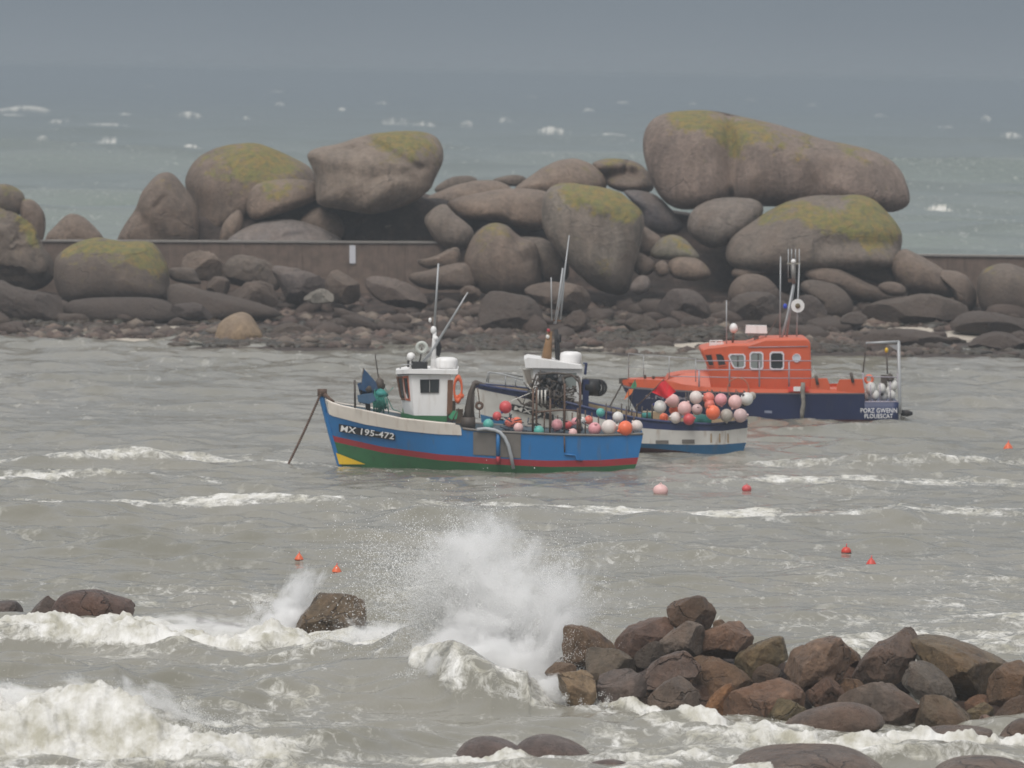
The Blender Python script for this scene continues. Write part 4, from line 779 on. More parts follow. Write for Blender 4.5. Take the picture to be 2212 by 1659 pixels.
nb('low grey rock awash between the whaleback and the tall rock', [(1170,705),(1200,695),(1250,728),(1350,726),(1425,738),(1445,790),(1400,830),(1230,820),(1180,760)], 112.0, (.10,.08,.074), zoom=zL, cuts=2, it=2, group=LG)
nb('tall dark rock struck by spray at left of centre', [(1740,860),(1790,690),(1850,640),(1870,590),(1950,538),(2040,543),(2100,558),(2132,620),(2142,720),(2120,800),(2000,860),(1850,880)], 112.4, (.105,.072,.040), zoom=zL, cuts=7, group=LG, nt=72, npn=26, thick=.8)
nb('thin brown ledge awash right of the tall dark rock', [(780,1398),(820,1390),(880,1388),(900,1396),(880,1412),(800,1414)], 109.6, (.09,.05,.036), zoom=zI, cuts=2, group=LG, thick=.4)
# dark filler added inside the mound, so that no light passes between the rocks
hp = []
nbm = [0]
rr_ = np.random.default_rng(4)
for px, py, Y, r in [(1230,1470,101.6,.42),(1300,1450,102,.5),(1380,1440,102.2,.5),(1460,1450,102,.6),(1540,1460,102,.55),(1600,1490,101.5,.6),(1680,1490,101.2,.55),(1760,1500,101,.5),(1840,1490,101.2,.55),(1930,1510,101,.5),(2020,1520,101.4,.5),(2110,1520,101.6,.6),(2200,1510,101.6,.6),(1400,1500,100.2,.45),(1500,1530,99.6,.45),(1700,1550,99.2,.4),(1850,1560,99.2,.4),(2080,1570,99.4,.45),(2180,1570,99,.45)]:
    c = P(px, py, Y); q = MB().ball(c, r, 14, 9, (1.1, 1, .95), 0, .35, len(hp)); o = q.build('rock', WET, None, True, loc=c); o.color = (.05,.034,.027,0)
    tag(o, 'dark filler rock added inside the rubble mound to close its gaps', 'rock', 'filler rocks of the mound'); hp.append(o)
# ================================================================== BOATS
def z1(a, b): return (594 + 0.3906 * a, 496.8 + 0.3906 * b)      # coordinates measured on enlargements of the photograph
def z2(a, b): return (1296 + 0.32547 * a, 518.4 + 0.32547 * b)
BLUE = paint('blue_hull_paint', (.018,.165,.420), .38, .12, 1.2, dirt=(.11,.12,.13), dirt_amt=.22)
REDP = paint('red_band_paint', (.36,.03,.04), .4, .12, 1.5); GRNP = paint('green_hull_paint', (.040,.165,.065), .42, .2, 1.2, dirt=(.04,.07,.04), dirt_amt=.2)
YELP = paint('yellow_bow_paint', (.72,.46,.02), .45, .1); ANTI = paint('dark_red_antifouling', (.10,.03,.03), .7, .3)
CREAM = paint('cream_bulwark_paint', (.70,.64,.57), .5, .08, 2, dirt=(.34,.22,.13), dirt_amt=.12)
WHT = paint('white_paint', (.80,.79,.78), .4, .05, 2, dirt=(.40,.33,.26), dirt_amt=.14); WHT2 = paint('weathered_white_paint', (.66,.64,.60), .5, .12, 2, dirt=(.28,.17,.09), dirt_amt=.22)
NAVY = paint('navy_paint', (.016,.028,.095), .38, .15, 1.5, dirt=(.07,.07,.09), dirt_amt=.08)
MBLU = paint('mid_blue_paint', (.02,.12,.25), .45, .2, 1.5); ORG = paint('lifeboat_orange_paint', (.60,.105,.038), .4, .08, 1.5, dirt=(.35,.10,.06), dirt_amt=.12)
DECKB = paint('worn_deck_paint', (.12,.16,.19), .7, .3, 3); TANW = paint('tan_inner_planking', (.32,.25,.16), .7, .2, 3)
RUST = paint('rusty_steel', (.11,.065,.045), .75, .35, 6); STEEL = paint('dull_steel', (.20,.19,.18), .45, .15, 5, metal=.3); ALU = paint('pale_aluminium', (.36,.37,.38), .4, .1, 4, metal=.2)
GREYP = paint('grey_patch_paint', (.17,.155,.14), .6, .15, 3); BLK = paint('black_rubber', (.015,.015,.017), .6, .3, 6); GLAS = paint('dark_window_glass', (.022,.027,.03), .08, .1, 1, dirt_amt=0)
GLP = paint('hazy_window_glass', (.24,.27,.26), .12, .15, 1, dirt_amt=.02); BRN = paint('brown_varnish', (.16,.075,.04), .5, .2, 4); TEAL = paint('teal_plastic', (.03,.24,.22), .6, .2, 5)
BCLO = paint('blue_flag_cloth', (.022,.07,.155), .8, .25, 5); ROPEG = paint('green_net_twine', (.04,.26,.21), .8, .3, 8); HOSE = paint('pale_grey_hose', (.40,.42,.44), .45, .1, 5)
REDF = paint('red_flag_cloth', (.75,.02,.035), .8, .08, 4); ORGF = paint('orange_flag_cloth', (.78,.20,.06), .8, .1, 4); GRNF = paint('green_flag_cloth', (.06,.30,.15), .8, .1, 4)
DKB = paint('brown_machinery_paint', (.07,.055,.045), .6, .3, 6); MASTB = paint('ochre_mast_paint', (.24,.135,.06), .6, .2, 4); ORP = paint('orange_plastic', (.75,.14,.05), .5, .1, 5)
MAUVE = paint('pale_sheer_strip', (.36,.33,.38), .5, .1, 4)
class Hull:
    """rows: list of tables [(px,py)...] from the sheer down; stem/stern: px of the ends per row; beam(u); flare per row"""
    def __init__(s, Yc, rows, beam, flare, n=56):
        s.Yc = Yc; s.rows = rows; s.beam = beam; s.flare = flare; s.n = n
        s.us = np.concatenate((np.linspace(0, .12, 12)[:-1], np.linspace(.12, .97, n), [.985, 1.0]))
    def px(s, r, u): t = s.rows[r]; return t[0][0] + (t[-1][0] - t[0][0]) * u
    def py(s, r, u): t = s.rows[r]; return float(np.interp(s.px(r, u), [q[0] for q in t], [q[1] for q in t]))
    def hb(s, r, u): return max(s.beam(u) * s.flare[r](u), 0.02)
    def pt(s, r, u, side=-1, inset=0.0):
        b = max(s.hb(r, u) - inset, 0.01); p = P(s.px(r, u), s.py(r, u), s.Yc - b); return p if side < 0 else p + np.array((0, 2 * b, 0))
    def strip(s, mb, r0, r1, m, u0=0., u1=1., side=-1, inset=0., off=0.):
        us = [u for u in s.us if u0 < u < u1]; us = [u0] + us + [u1]; V = []
        for u in us:
            for r in (r0, r1):
                p = s.pt(r, u, side, inset); p[1] += off * side; V.append(p)
        F = []
        for i in range(len(us) - 1):
            q = (2 * i, 2 * i + 1, 2 * i + 3, 2 * i + 2); F.append(q if side < 0 else q[::-1])
        mb.add(V, F, m)
    def surfY(s, px, py):
        best = None
        for r in range(len(s.rows) - 1):
            u0 = (px - s.rows[r][0][0]) / (s.rows[r][-1][0] - s.rows[r][0][0]); u0 = min(max(u0, 0), 1)
            a, b = s.py(r, u0), s.py(r + 1, u0)
            if py <= b or r == len(s.rows) - 2:
                t = min(max((py - a) / max(b - a, 1e-6), 0), 1); return s.Yc - ((1 - t) * s.hb(r, u0) + t * s.hb(r + 1, u0))
    def on(s, px, py, off=.02): return P(px, py, s.surfY(px, py) - off)
def decal_grid(mb, hull, poly, nx=24, ny=4, off=.02, m=0):
    """poly: four picture corners tl,tr,br,bl; follows the planking"""
    V = []; F = []
    for j in range(ny + 1):
        for i in range(nx + 1):
            a, b = i / nx, j / ny
            x = (1-b)*((1-a)*poly[0][0]+a*poly[1][0]) + b*((1-a)*poly[3][0]+a*poly[2][0]); y = (1-b)*((1-a)*poly[0][1]+a*poly[1][1]) + b*((1-a)*poly[3][1]+a*poly[2][1])
            V.append(hull.on(x, y, off))
    for j in range(ny):
        for i in range(nx): k = j*(nx+1)+i; F.append((k, k+nx+1, k+nx+2, k+1))
    mb.add(V, F, m)
def lettering(name, text, a, b, hpx, where, mat_, parent, off=.03, bold=.012, shear=0):
    """flat letters of height hpx from picture point a (baseline start) to b (baseline end)"""
    cu = bpy.data.curves.new(name + '_curve', 'FONT'); cu.body = text; cu.size = 1.0; cu.offset = bold; cu.resolution_u = 3; cu.space_character = 1.05
    ob = bpy.data.objects.new('tmp', cu); C.objects.link(ob); bpy.context.view_layer.update()
    me = bpy.data.meshes.new_from_object(ob.evaluated_get(bpy.context.evaluated_depsgraph_get()))
    v = np.array([q.co[:] for q in me.vertices]); fs = [tuple(p.vertices) for p in me.polygons]
    bpy.data.objects.remove(ob); bpy.data.curves.remove(cu); bpy.data.meshes.remove(me)
    v[:, 0] -= v[:, 0].min(); w = v[:, 0].max(); hh = v[:, 1].max(); W_ = []
    a = np.array(a, float); b = np.array(b, float); dx = (b - a) / w; dn = np.array((-(b - a)[1], (b - a)[0])); dn = -dn / np.linalg.norm(dn) * hpx / hh
    for x, y, _ in v:
        q = a + dx * x + dn * y; W_.append(where(q[0], q[1], off))
    par = list(range(len(W_)))
    def root_(i):
        while par[i] != i: i = par[i]
        return i
    for f in fs:
        for q in f[1:]: par[root_(q)] = root_(f[0])
    comp = {}
    for f in fs: comp.setdefault(root_(f[0]), []).append(f)
    for k, fl_ in sorted(comp.items(), key=lambda t: v[t[0], 0]):          # every character is a piece of its own
        ids = sorted({i for f in fl_ for i in f}); mp_ = {i: n for n, i in enumerate(ids)}
        mesh('letter', [W_[i] for i in ids], [tuple(mp_[i] for i in f) for f in fl_], mat_, parent)
def bar(name, pts, r, mat_, parent, n=6):
    return MB().tube(pts, r, n).build(name, mat_, parent, True)
def flatten(u): return 1.0
# ------------------------------------------------------------------ blue fishing boat
Y1 = 160.2
def beam1(u): return 1.52 * (1 - (1 - min(u / .52, 1)) ** 2.1) ** .8 * (1 - .16 * max(u - .6, 0) / .4)
def fl(a, b): return lambda u: a + (b - a) * min(u / .45, 1)
rows1 = [
 [(694,845),(700,860),(711,869),(740,878),(789,888),(867,905),(945,913.5),(992,917.5),(996,925),(1020,928.5),(1102,934),(1219,939),(1300,940),(1389,937)],
 [(697,868),(705,892),(720,899),(789,917),(867,930),(945,938),(996,940),(1020,941),(1102,944),(1219,948),(1300,949),(1388,946)],
 [(714,936),(721,942),(828,965.5),(945,981),(1063,990),(1180,995),(1297,994),(1379,988)],
 [(718,951),(725,955),(828,978),(945,994),(1063,1003),(1180,1008.5),(1297,1008),(1375,1002.5)],
 [(733,1008),(760,1012),(900,1016),(1000,1019),(1100,1024),(1180,1028),(1260,1031),(1362,1031)],
 [(748,1040),(900,1040),(1000,1040),(1100,1040),(1200,1040),(1300,1038),(1350,1036)],
 [(800,1062),(1000,1066),(1200,1064),(1300,1058)]]
H1 = Hull(Y1, rows1, beam1, [fl(1, 1), fl(.86, .99), fl(.6, .96), fl(.52, .94), fl(.3, .86), fl(.18, .66), fl(.1, .16)])
B1 = thing('fishing_boat', P(1040, 1012, Y1), 'blue, red and green fishing boat with cream bow bulwark and white wheelhouse', 'boat', 'moored boats')
mb = MB(); ub = (996 - 694) / (1389 - 694)
for sd_ in (-1, 1):
    H1.strip(mb, 0, 1, 0, ub, 1, sd_); H1.strip(mb, 1, 2, 0, 0, 1, sd_); H1.strip(mb, 2, 3, 1, 0, 1, sd_); H1.strip(mb, 3, 4, 2, 0, 1, sd_); H1.strip(mb, 4, 5, 3, 0, 1, sd_); H1.strip(mb, 5, 6, 3, 0, 1, sd_)
    H1.strip(mb, 0, 1, 4, 0.02, 1, sd_, .06)
tr = [[H1.pt(r, 1.0, -1) for r in range(7)], [H1.pt(r, 1.0, 1) for r in range(7)]]
for r, m in zip(range(6), (0, 0, 1, 2, 3, 3)): mb.add([tr[0][r], tr[0][r+1], tr[1][r+1], tr[1][r]], [(0, 1, 2, 3)], m)
mb.build('hull', [BLUE, REDP, GRNP, ANTI, DECKB], B1, True)
q = MB()
for sd_ in (-1, 1): H1.strip(q, 0, 1, 0, .02, ub, sd_, 0, .025)
q.build('bulwark', CREAM, B1, True)
us = [.03] + [i / 30 for i in range(1, 31)]; q = MB(); V = []
for u in us:
    for sd_ in (-1, 1):
        p = H1.pt(1, u, sd_, .07); p[2] -= .02; V.append(p)
q.add(V, [(2*i, 2*i+1, 2*i+3, 2*i+2) for i in range(len(us)-1)]); q.build('deck', DECKB, B1)
for sd_ in (-1, 1): bar('gunwale', [H1.pt(0, u, sd_, .02) for u in [i / 60 for i in range(1, 26)]], .035, CREAM, B1); bar('gunwale', [H1.pt(0, u, sd_, .0) for u in [ub + .005 + (1-ub-.005)*i/30 for i in range(31)]], .035, GREYP, B1)
bar('stem_post', [P(693,843,Y1), P(697,868,Y1), P(714,936,Y1), P(732,999,Y1), P(750,1042,Y1)], [.10,.075,.07,.07,.06], BLUE, B1)
q = MB(); q.box(P(696,848,Y1), (.13,.11,.10)); q.tube([P(700,851,Y1-.1), P(712,862,Y1-.12), P(722,868,Y1-.2)], [.06,.05,.03]); q.build('bow_roller', RUST, B1, True)
q = MB()
yt = [(721.5,960),(734,963),(733,1004)]
decal_grid(q, H1, [(725.6,978),(728,979),(790,1003),(732.5,1003)], 14, 5, .012); q.build('bow_flash', YELP, B1, True)
q = MB(); decal_grid(q, H1, [(732,915.5),(854,939.5),(853,951.5),(732,932.5)], 26, 5, .02); q.build('number_board', BLK, B1, True)
lettering('registration_letters', 'MX 195-472', (735.5,931.5), (850.5,949), 13, H1.on, WHT, B1, .035, .016)
for a, b_ in (((1022,933),(1072,985)), ((1079,936),(1125,990))):
    q = MB(); decal_grid(q, H1, [(a[0],a[1]),(b_[0],a[1]+2),(b_[0],b_[1]),(a[0],b_[1]-3)], 8, 6, .02); q.build('steel_wear_plate', GREYP, B1, True)
bar('rubbing_strake', [H1.on(x, y, .05) for x, y in ((1076,936),(1076,960),(1076,985))], .06, BLUE, B1); bar('rubbing_strake', [H1.on(x, y, .06) for x, y in ((1076,986),(1076,1003))], .06, REDP, B1)
hz = [(1030,928),(1050,926),(1068,929),(1080,934),(1090,945),(1098,962),(1104,985),(1109,1012)]
bar('deck_hose', [H1.on(x, max(y, 934), .14) if y > 934 else P(x, y, Y1 - 1.62) for x, y in hz], .05, HOSE, B1, 8)
bar('hull_weld_bracket', [H1.on(x, y, .03) for x, y in (z1(1600,1240), z1(1660,1245), z1(1668,1270), z1(1700,1272))], .025, BLUE, B1)
def q1(a, b, dy=0.): p = z1(a, b); return P(p[0], p[1], Y1 + dy)
# wheelhouse: a box with an angled front, windows set in
WH = thing('wheelhouse', (0, 0, 0), None, None); WH.parent = B1; WH.location = Vector(q1(860, 1050)) - B1.location
def face(name, pts, mat_, parent, dy=.0, th=.03): return MB().prism(pts, th).build(name, mat_, parent)
w = MB()
PL = [q1(752,800,-.95), q1(972,797,-.95), q1(950,1030,-.95), q1(770,1028,-.95)]       # port side panel
FL = [q1(678,805,-.35), PL[0], PL[3], q1(715,1012,-.35)]
FR = [FL[0] + np.array((-.04, .95, 0)), FL[0], FL[3], FL[3] + np.array((-.04, .95, 0))]
SB = [p + np.array((0, 1.9, 0)) for p in PL]; FS = [FR[0], SB[0], SB[3], FR[3]]
for qd in (PL, FL, FR): w.add(qd, [(0, 3, 2, 1)])
w.add(SB, [(0, 1, 2, 3)]); w.add(FS, [(0, 1, 2, 3)]); w.add([PL[1], PL[2], SB[2], SB[1]], [(0, 1, 2, 3)])
w.build('cabin_wall', WHT, WH)
w = MB(); lo = [q1(697,1008,-.38), q1(770,1026,-.98), q1(952,1028,-.98), q1(950,1062,-.98), q1(770,1058,-.98), q1(697,1040,-.38)]
w.add(lo, [(0, 5, 4, 1), (1, 4, 3, 2)]); w.add([p + np.array((0, 1.96, 0)) for p in lo], [(0, 1, 4, 5), (1, 2, 3, 4)]); w.build('cabin_base', GRNP, WH)
w = MB(); rf = [q1(668,775,-.45), q1(740,772,-1.08), q1(1012,775,-1.08)]; top = rf + [rf[2] + np.array((0,2.16,0)), rf[1] + np.array((0,2.16,0)), rf[0] + np.array((0,1.0,0))]
dn = [p - np.array((0,0,.115)) for p in top]; w.add(top + dn, [(0,1,2,3,4,5), (11,10,9,8,7,6)] + [(i, i+6, (i+1) % 6 + 6, (i+1) % 6) for i in range(6)])
w.build('roof', WHT, WH)
def lerp4(Qd, a, b): return (1-b)*((1-a)*Qd[0]+a*Qd[1]) + b*((1-a)*Qd[3]+a*Qd[2])
def window(Qd, a0, a1, b0, b1, fm, gm, parent, panes=1, name='window', fw=.12, out_=(0,-1,0)):
    o_ = np.array(out_, float); fr = MB()
    O = [lerp4(Qd, a0, b0), lerp4(Qd, a1, b0), lerp4(Qd, a1, b1), lerp4(Qd, a0, b1)]; c_ = sum(O) / 4
    I = [p + (c_ - p) * fw for p in O]; O1 = [p + o_ * .035 for p in O]; I1 = [p + o_ * .035 for p in I]; I0 = [p + o_ * .008 for p in I]
    V = O + O1 + I1 + I0
    for i in range(4):
        j = (i + 1) % 4
        fr.add([O[i], O[j], O1[j], O1[i], I1[i], I1[j], I0[i], I0[j]], [(0, 1, 2, 3), (3, 2, 5, 4), (4, 5, 7, 6)])
    f = fr.build(name, fm, parent)
    for k in range(panes):
        t0, t1 = k / panes + (.02 if k else 0), (k + 1) / panes - (.02 if k < panes - 1 else 0)
        R = [I[0]+(I[1]-I[0])*t0, I[0]+(I[1]-I[0])*t1, I[3]+(I[2]-I[3])*t1, I[3]+(I[2]-I[3])*t0]
        V = [p + o_ * .02 for p in R]; MB().add(V, [(0, 3, 2, 1)]).build('pane', gm, f)
    return f
window(PL, .22, .72, .12, .44, BLK, GLAS, WH, 2)
nF = np.cross(FL[1]-FL[0], FL[3]-FL[0]); nF = nF/np.linalg.norm(nF); nF = nF if nF[1] < 0 else -nF
window(FL, .04, .36, .02, .64, BRN, GLAS, WH, 1, fw=.16, out_=nF); window(FL, .44, .80, .02, .64, paint('orange_window_trim', (.45,.12,.06), .5, .15), GLAS, WH, 1, fw=.16, out_=nF)
window(FR, .2, .8, .05, .6, BRN, GLAS, WH, 1, out_=(-1,0,0))
w = MB(); w.prism([q1(955,830,-1.0), q1(985,830,-1.0), q1(980,1010,-1.0), q1(950,1020,-1.0)], .06); w.build('door_frame', BRN, WH)
# on the roof
def part(name, mbuild, mat_, parent, smooth=True): return mbuild.build(name, mat_, parent, smooth)
w = MB(); c = q1(948,735,-.3); w.lathe(c + np.array((0,0,-.17)), [(.24,0),(.31,.03),(.32,.10),(.32,.22),(.30,.29),(.2,.33)], 18); part('radar_dome', w, WHT, WH)
w = MB(); w.box(q1(948,768,-.3), (.24,.2,.05)); part('radar_plinth', w, WHT, WH, False); w = MB(); w.box(q1(880,755,0), (.09,.14,.19)); part('mast_step', w, WHT, WH, False)
w = MB(); w.box(q1(800,748,-.4), (.22,.2,.10)); w.box(q1(745,740,-.3), (.07,.1,.09)); part('black_roof_box', w, BLK, WH, False)
w = MB(); w.ball(q1(752,700,-.4), .12, 12, 8); w.tube([q1(752,705,-.4), q1(748,770,-.4)], .03); part('searchlight', w, WHT, WH)
w = MB(); w.ring(q1(812,650,-.5), .135, .05); part('horn_ring', w, paint('dull_white_plastic', (.5,.52,.48), .5, .1), WH); bar('horn_bracket', [q1(812,650,-.48), q1(806,700,-.48), q1(790,770,-.48)], .022, DKB, WH)
ms = [q1(875,775,0), q1(880,620,0), q1(884,560,0)]; bar('mast', ms, [.085,.06,.05], WHT, WH, 8)
bar('whip_antenna', [q1(880,560,0), q1(904,185,0)], [.035,.028], ALU, WH); bar('boom', [q1(820,728,.1), q1(862,680,0), q1(905,610,-.1), q1(985,480,-.2), q1(1066,345,-.3)], [.035,.045,.04,.03,.022], ALU, WH)
w = MB(); w.ball(q1(877,553,0), .09, 10, 7, (1,1,1.3)); w.ball(q1(888,600,0), .08, 10, 7); w.ball(q1(858,498,0), .05, 8, 6, (1,1,1.4)); part('navigation_lights', w, WHT, WH)
bar('short_antenna', [q1(868,600,.1), q1(866,500,.1)], .015, DKB, WH); bar('short_antenna', [q1(893,600,.1), q1(897,480,.1)], .015, DKB, WH)
w = MB(); w.prism([q1(890,625,.05), q1(912,610,.05), q1(922,650,.05), q1(910,705,.05), q1(888,690,.05)], .1); part('black_flag', w, BLK, WH, False)
bar('roof_rail', [q1(690,768,-.9), q1(705,745,-.9), q1(760,742,-.9)], .015, ALU, WH)
# aft of the wheelhouse
LBo = thing('lifebuoy', q1(1012,880,-1.0), 'orange lifebuoy hung behind the wheelhouse of the blue fishing boat', 'lifebuoy')
w = MB(); w.ring((0,0,0), .30, .085, 'y', 24, 8); o = w.build('ring', ORP, LBo, True, None); o.data.transform(Matrix.Translation(LBo.location)); o.scale = (.36, 1.0, 1.08)
w = MB(); w.box(q1(1005,925,-1.0), (.06,.05,.06)); w.ball(q1(1030,918,-1.0), .085, 10, 7); part('cone_float', w, ORP, B1)
# foredeck bundle
bar('foredeck_post', [q1(443,985,-.9), q1(441,830,-.9)], .03, DKB, B1); bar('foredeck_staff', [q1(600,1000,-.3), q1(555,700,-.2), q1(557,685,-.2)], .015, DKB, B1); bar('deck_cleat_post', [q1(515,1000,-.6), q1(512,940,-.6)], .07, DKB, B1)
FLG = thing('marker_flags', q1(520,960,-.6), 'bundle of dark blue marker flags lashed on the blue boat foredeck', 'flag')
for pts, dy, mt_ in ([[(480,850),(488,765),(520,800),(560,845),(570,880),(520,900),(460,880)], -.7, BCLO], [[(455,850),(500,835),(560,870),(600,905),(560,950),(500,965),(460,950),(470,910)], -.55, BCLO], [[(455,915),(540,900),(560,940),(520,962),(460,950)], -.85, paint('faded_blue_cloth', (.05,.11,.19), .8, .2, 5)]):
    f_ = [q1(a, b_, dy) for a, b_ in pts]; w = MB(); w.prism(f_, .16); o = part('flag_cloth', w, mt_, FLG, False)
w = MB(); w.ball(q1(578,855,-.55), .14, 10, 8, (1,1,1.3), 0, .3); w.ball(q1(520,880,-.8), .09, 8, 6, (1,1,1), 0, .3, 4); part('dark_bundle', w, DKB, FLG)
bar('flag_pole', [q1(470,960,-.6), q1(490,762,-.7)], .02, DKB, FLG); bar('flag_pole', [q1(560,960,-.5), q1(600,830,-.5)], .02, DKB, FLG)
NET = thing('fishing_net', q1(585,1010,-.6), 'teal green netting hanging from the rail beside the blue flags', 'net')
rr_ = np.random.default_rng(2); w = MB()
for k in range(34):
    x0 = rr_.uniform(552, 612); x1_ = x0 + rr_.normal(5, 14); w.tube([q1(x0, rr_.uniform(880,915), -.75), q1((x0+x1_)/2+rr_.normal(0,8), 950, -.8+rr_.normal(0,.05)), q1(x1_, rr_.uniform(985,1018), -.7)], .014, 4)
part('net_strands', w, ROPEG, NET); w = MB(); w.ball(q1(585,905,-.7), .17, 10, 7, (1.1,.8,.7), 0, .4); part('net_bunch', w, TEAL, NET)
bar('guy_line', [q1(610,900,-.6), q1(650,990,-.6), q1(700,1010,-.6)], .012, ROPEG, B1); bar('guy_line', [q1(600,860,-.4), q1(625,900,-.4), q1(655,870,-.4)], .01, ROPEG, B1)
# gallows and hauler amidships
w = MB(); w.tube([q1(1078,1090,-.9), q1(1068,990,-.9), q1(1085,900,-.9), q1(1105,845,-.9), q1(1125,855,-.9)], [.10,.10,.085,.07,.05], 8); w.tube([q1(1035,1080,-.8), q1(1060,1000,-.85), q1(1085,930,-.9)], .055); w.tube([q1(1100,1085,-.8), q1(1092,1000,-.85), q1(1095,900,-.9)], .05); w.box(q1(1068,1070,-.85), (.2,.15,.18)); part('net_hauler', w, DKB, B1)
w = MB(); w.ring(q1(1130,972,-1.0), .085, .04, 'y', 14, 6); w.tube([q1(1120,870,-.95), q1(1130,950,-1.0)], .015); w.tube([q1(1130,990,-1.0), q1(1132,1040,-1.0)], .015); part('hanging_block', w, RUST, B1)
w = MB(); w.box(q1(1020,1030,-.6), (.1,.1,.2)); w.box(q1(975,1000,.2), (.12,.1,.28)); part('deck_locker', w, paint('worn_brown_box', (.22,.16,.11), .7, .3), B1, False)
GF = thing('green_pennant', q1(985,1040,-1.1), 'small green pennant drooping just aft of the white wheelhouse', 'flag')
part('cloth', MB().prism([q1(958,1035,-1.1), q1(985,1000,-1.1), q1(1012,1000,-1.1), q1(1005,1045,-1.1), q1(975,1048,-1.1)], .05), GRNF, GF, False); bar('pole', [q1(958,1100,-1.1), q1(1015,985,-1.1)], .015, DKB, GF)
# rods and frame over the aft deck
for x_, t_ in ((1425,880),(1445,870),(1520,930),(1600,850),(1672,985),(1686,840)):
    bar('deck_stanchion', [q1(x_, 1125, -1.25), q1(x_ + 3, t_ + 0, -1.25)], .028, RUST, B1)
bar('deck_frame', [q1(1425,1010,-1.25), q1(1530,1000,-1.25), q1(1600,995,-1.25), q1(1680,1000,-1.25)], .022, RUST, B1); bar('deck_frame', [q1(1420,870,-1.2), q1(1445,800,-1.2), q1(1540,790,-1.2), q1(1640,800,-1.2), q1(1680,840,-1.2), q1(1690,900,-1.2)], .03, DKB, B1)
for k, x_ in enumerate(range(1450, 2010, 38)): bar('net_rail_post', [q1(x_, 1135, 1.2 - .3 * (k % 2)), q1(x_ + (k * 7) % 9 - 4, 985 + (k * 13) % 40, 1.2 - .3 * (k % 2))], .02, RUST, B1)
bar('side_ladder', [H1.on(*z1(1600,1140), .05), H1.on(*z1(1602,1230), .05)], .02, RUST, B1)
# anchor rode
an = thing('anchor_rope', G(621, 1005), 'brown rope slanting from the blue boat bow down to the water', 'rope')
w = MB(); a_, b_ = P(693,850,Y1-.1), P(620,1008,Y1-2); n = 40
for k in range(n):
    p = a_ + (b_ - a_) * (k / n); p2 = a_ + (b_ - a_) * ((k + .9) / n); s_ = .05 * math.sin(math.pi * k / n); p = p - np.array((0,0,s_)); p2 = p2 - np.array((0,0,s_)); w.tube([p, (p + p2) / 2, p2], [.028,.042,.028], 5)
part('strands', w, RUST, an)
# ------------------------------------------------------------------ buoys carried on deck
def ballmesh():
    q = MB(); q.ball((0,0,0), 1, 20, 14); me = bpy.data.meshes.new('float_ball'); me.from_pydata(q.v, [], q.f); me.polygons.foreach_set('use_smooth', np.ones(len(q.f), bool)); return me
BMS = {}
def colmat(nm, col):
    if nm not in BMS: BMS[nm] = paint(nm, col, .42, .12, 4, dirt=(.20,.16,.12), dirt_amt=.16)
    return BMS[nm]
CO = dict(pink=('pink_vinyl', (.76,.34,.37)), palepink=('pale_pink_vinyl', (.80,.50,.48)), red=('red_vinyl', (.62,.085,.09)), salmon=('salmon_vinyl', (.74,.19,.14)), orange=('orange_vinyl', (.88,.17,.07)), white=('white_vinyl', (.72,.71,.68)), offwhite=('off_white_vinyl', (.74,.66,.62)), grey=('greyish_vinyl', (.40,.36,.31)), greypink=('greyish_pink_vinyl', (.60,.43,.42)), teal=('teal_vinyl', (.10,.44,.38)))
eyemat = paint('buoy_eye', (.08,.07,.08), .6, .2); eyeblue = paint('blue_buoy_eye', (.04,.05,.25), .6, .2)
def buoy(z, cx, cy, r, colr, label, Y, group, eye=None, sub=0):
    k = .3906 if z is z1 else (.32547 if z is z2 else 1.0)
    px, py = z(cx, cy); c = P(px, py, Y); R_ = r * k * Y / FP
    t = thing('buoy', c - np.array((0,0,R_)), label, 'buoy', group)
    a = np.random.default_rng(int(cx * 7 + cy)).normal(0, 1, 3); a[1] = -abs(a[1]) * .35; a /= np.linalg.norm(a)
    b = MB().ball(c, R_, 20, 14, (1, 1, 1.03)).build('float', colmat(*CO[colr]), t, True)
    e = MB().lathe(c - np.array((0,0,R_)), [(R_*.20,0),(R_*.24,R_*.06),(R_*.15,R_*.16),(R_*.16,R_*.24),(R_*.08,R_*.26)], 10).build('eyelet', eye or colmat(*CO[colr]), t, True)
    e.rotation_euler = Vector(a).to_track_quat('Z', 'Y').to_euler(); e.location = Vector((0, 0, R_)) + Vector(a) * R_ * .96
    return t
GB1 = 'buoys on the blue boat'; GB2 = 'buoys on the navy and white boat'
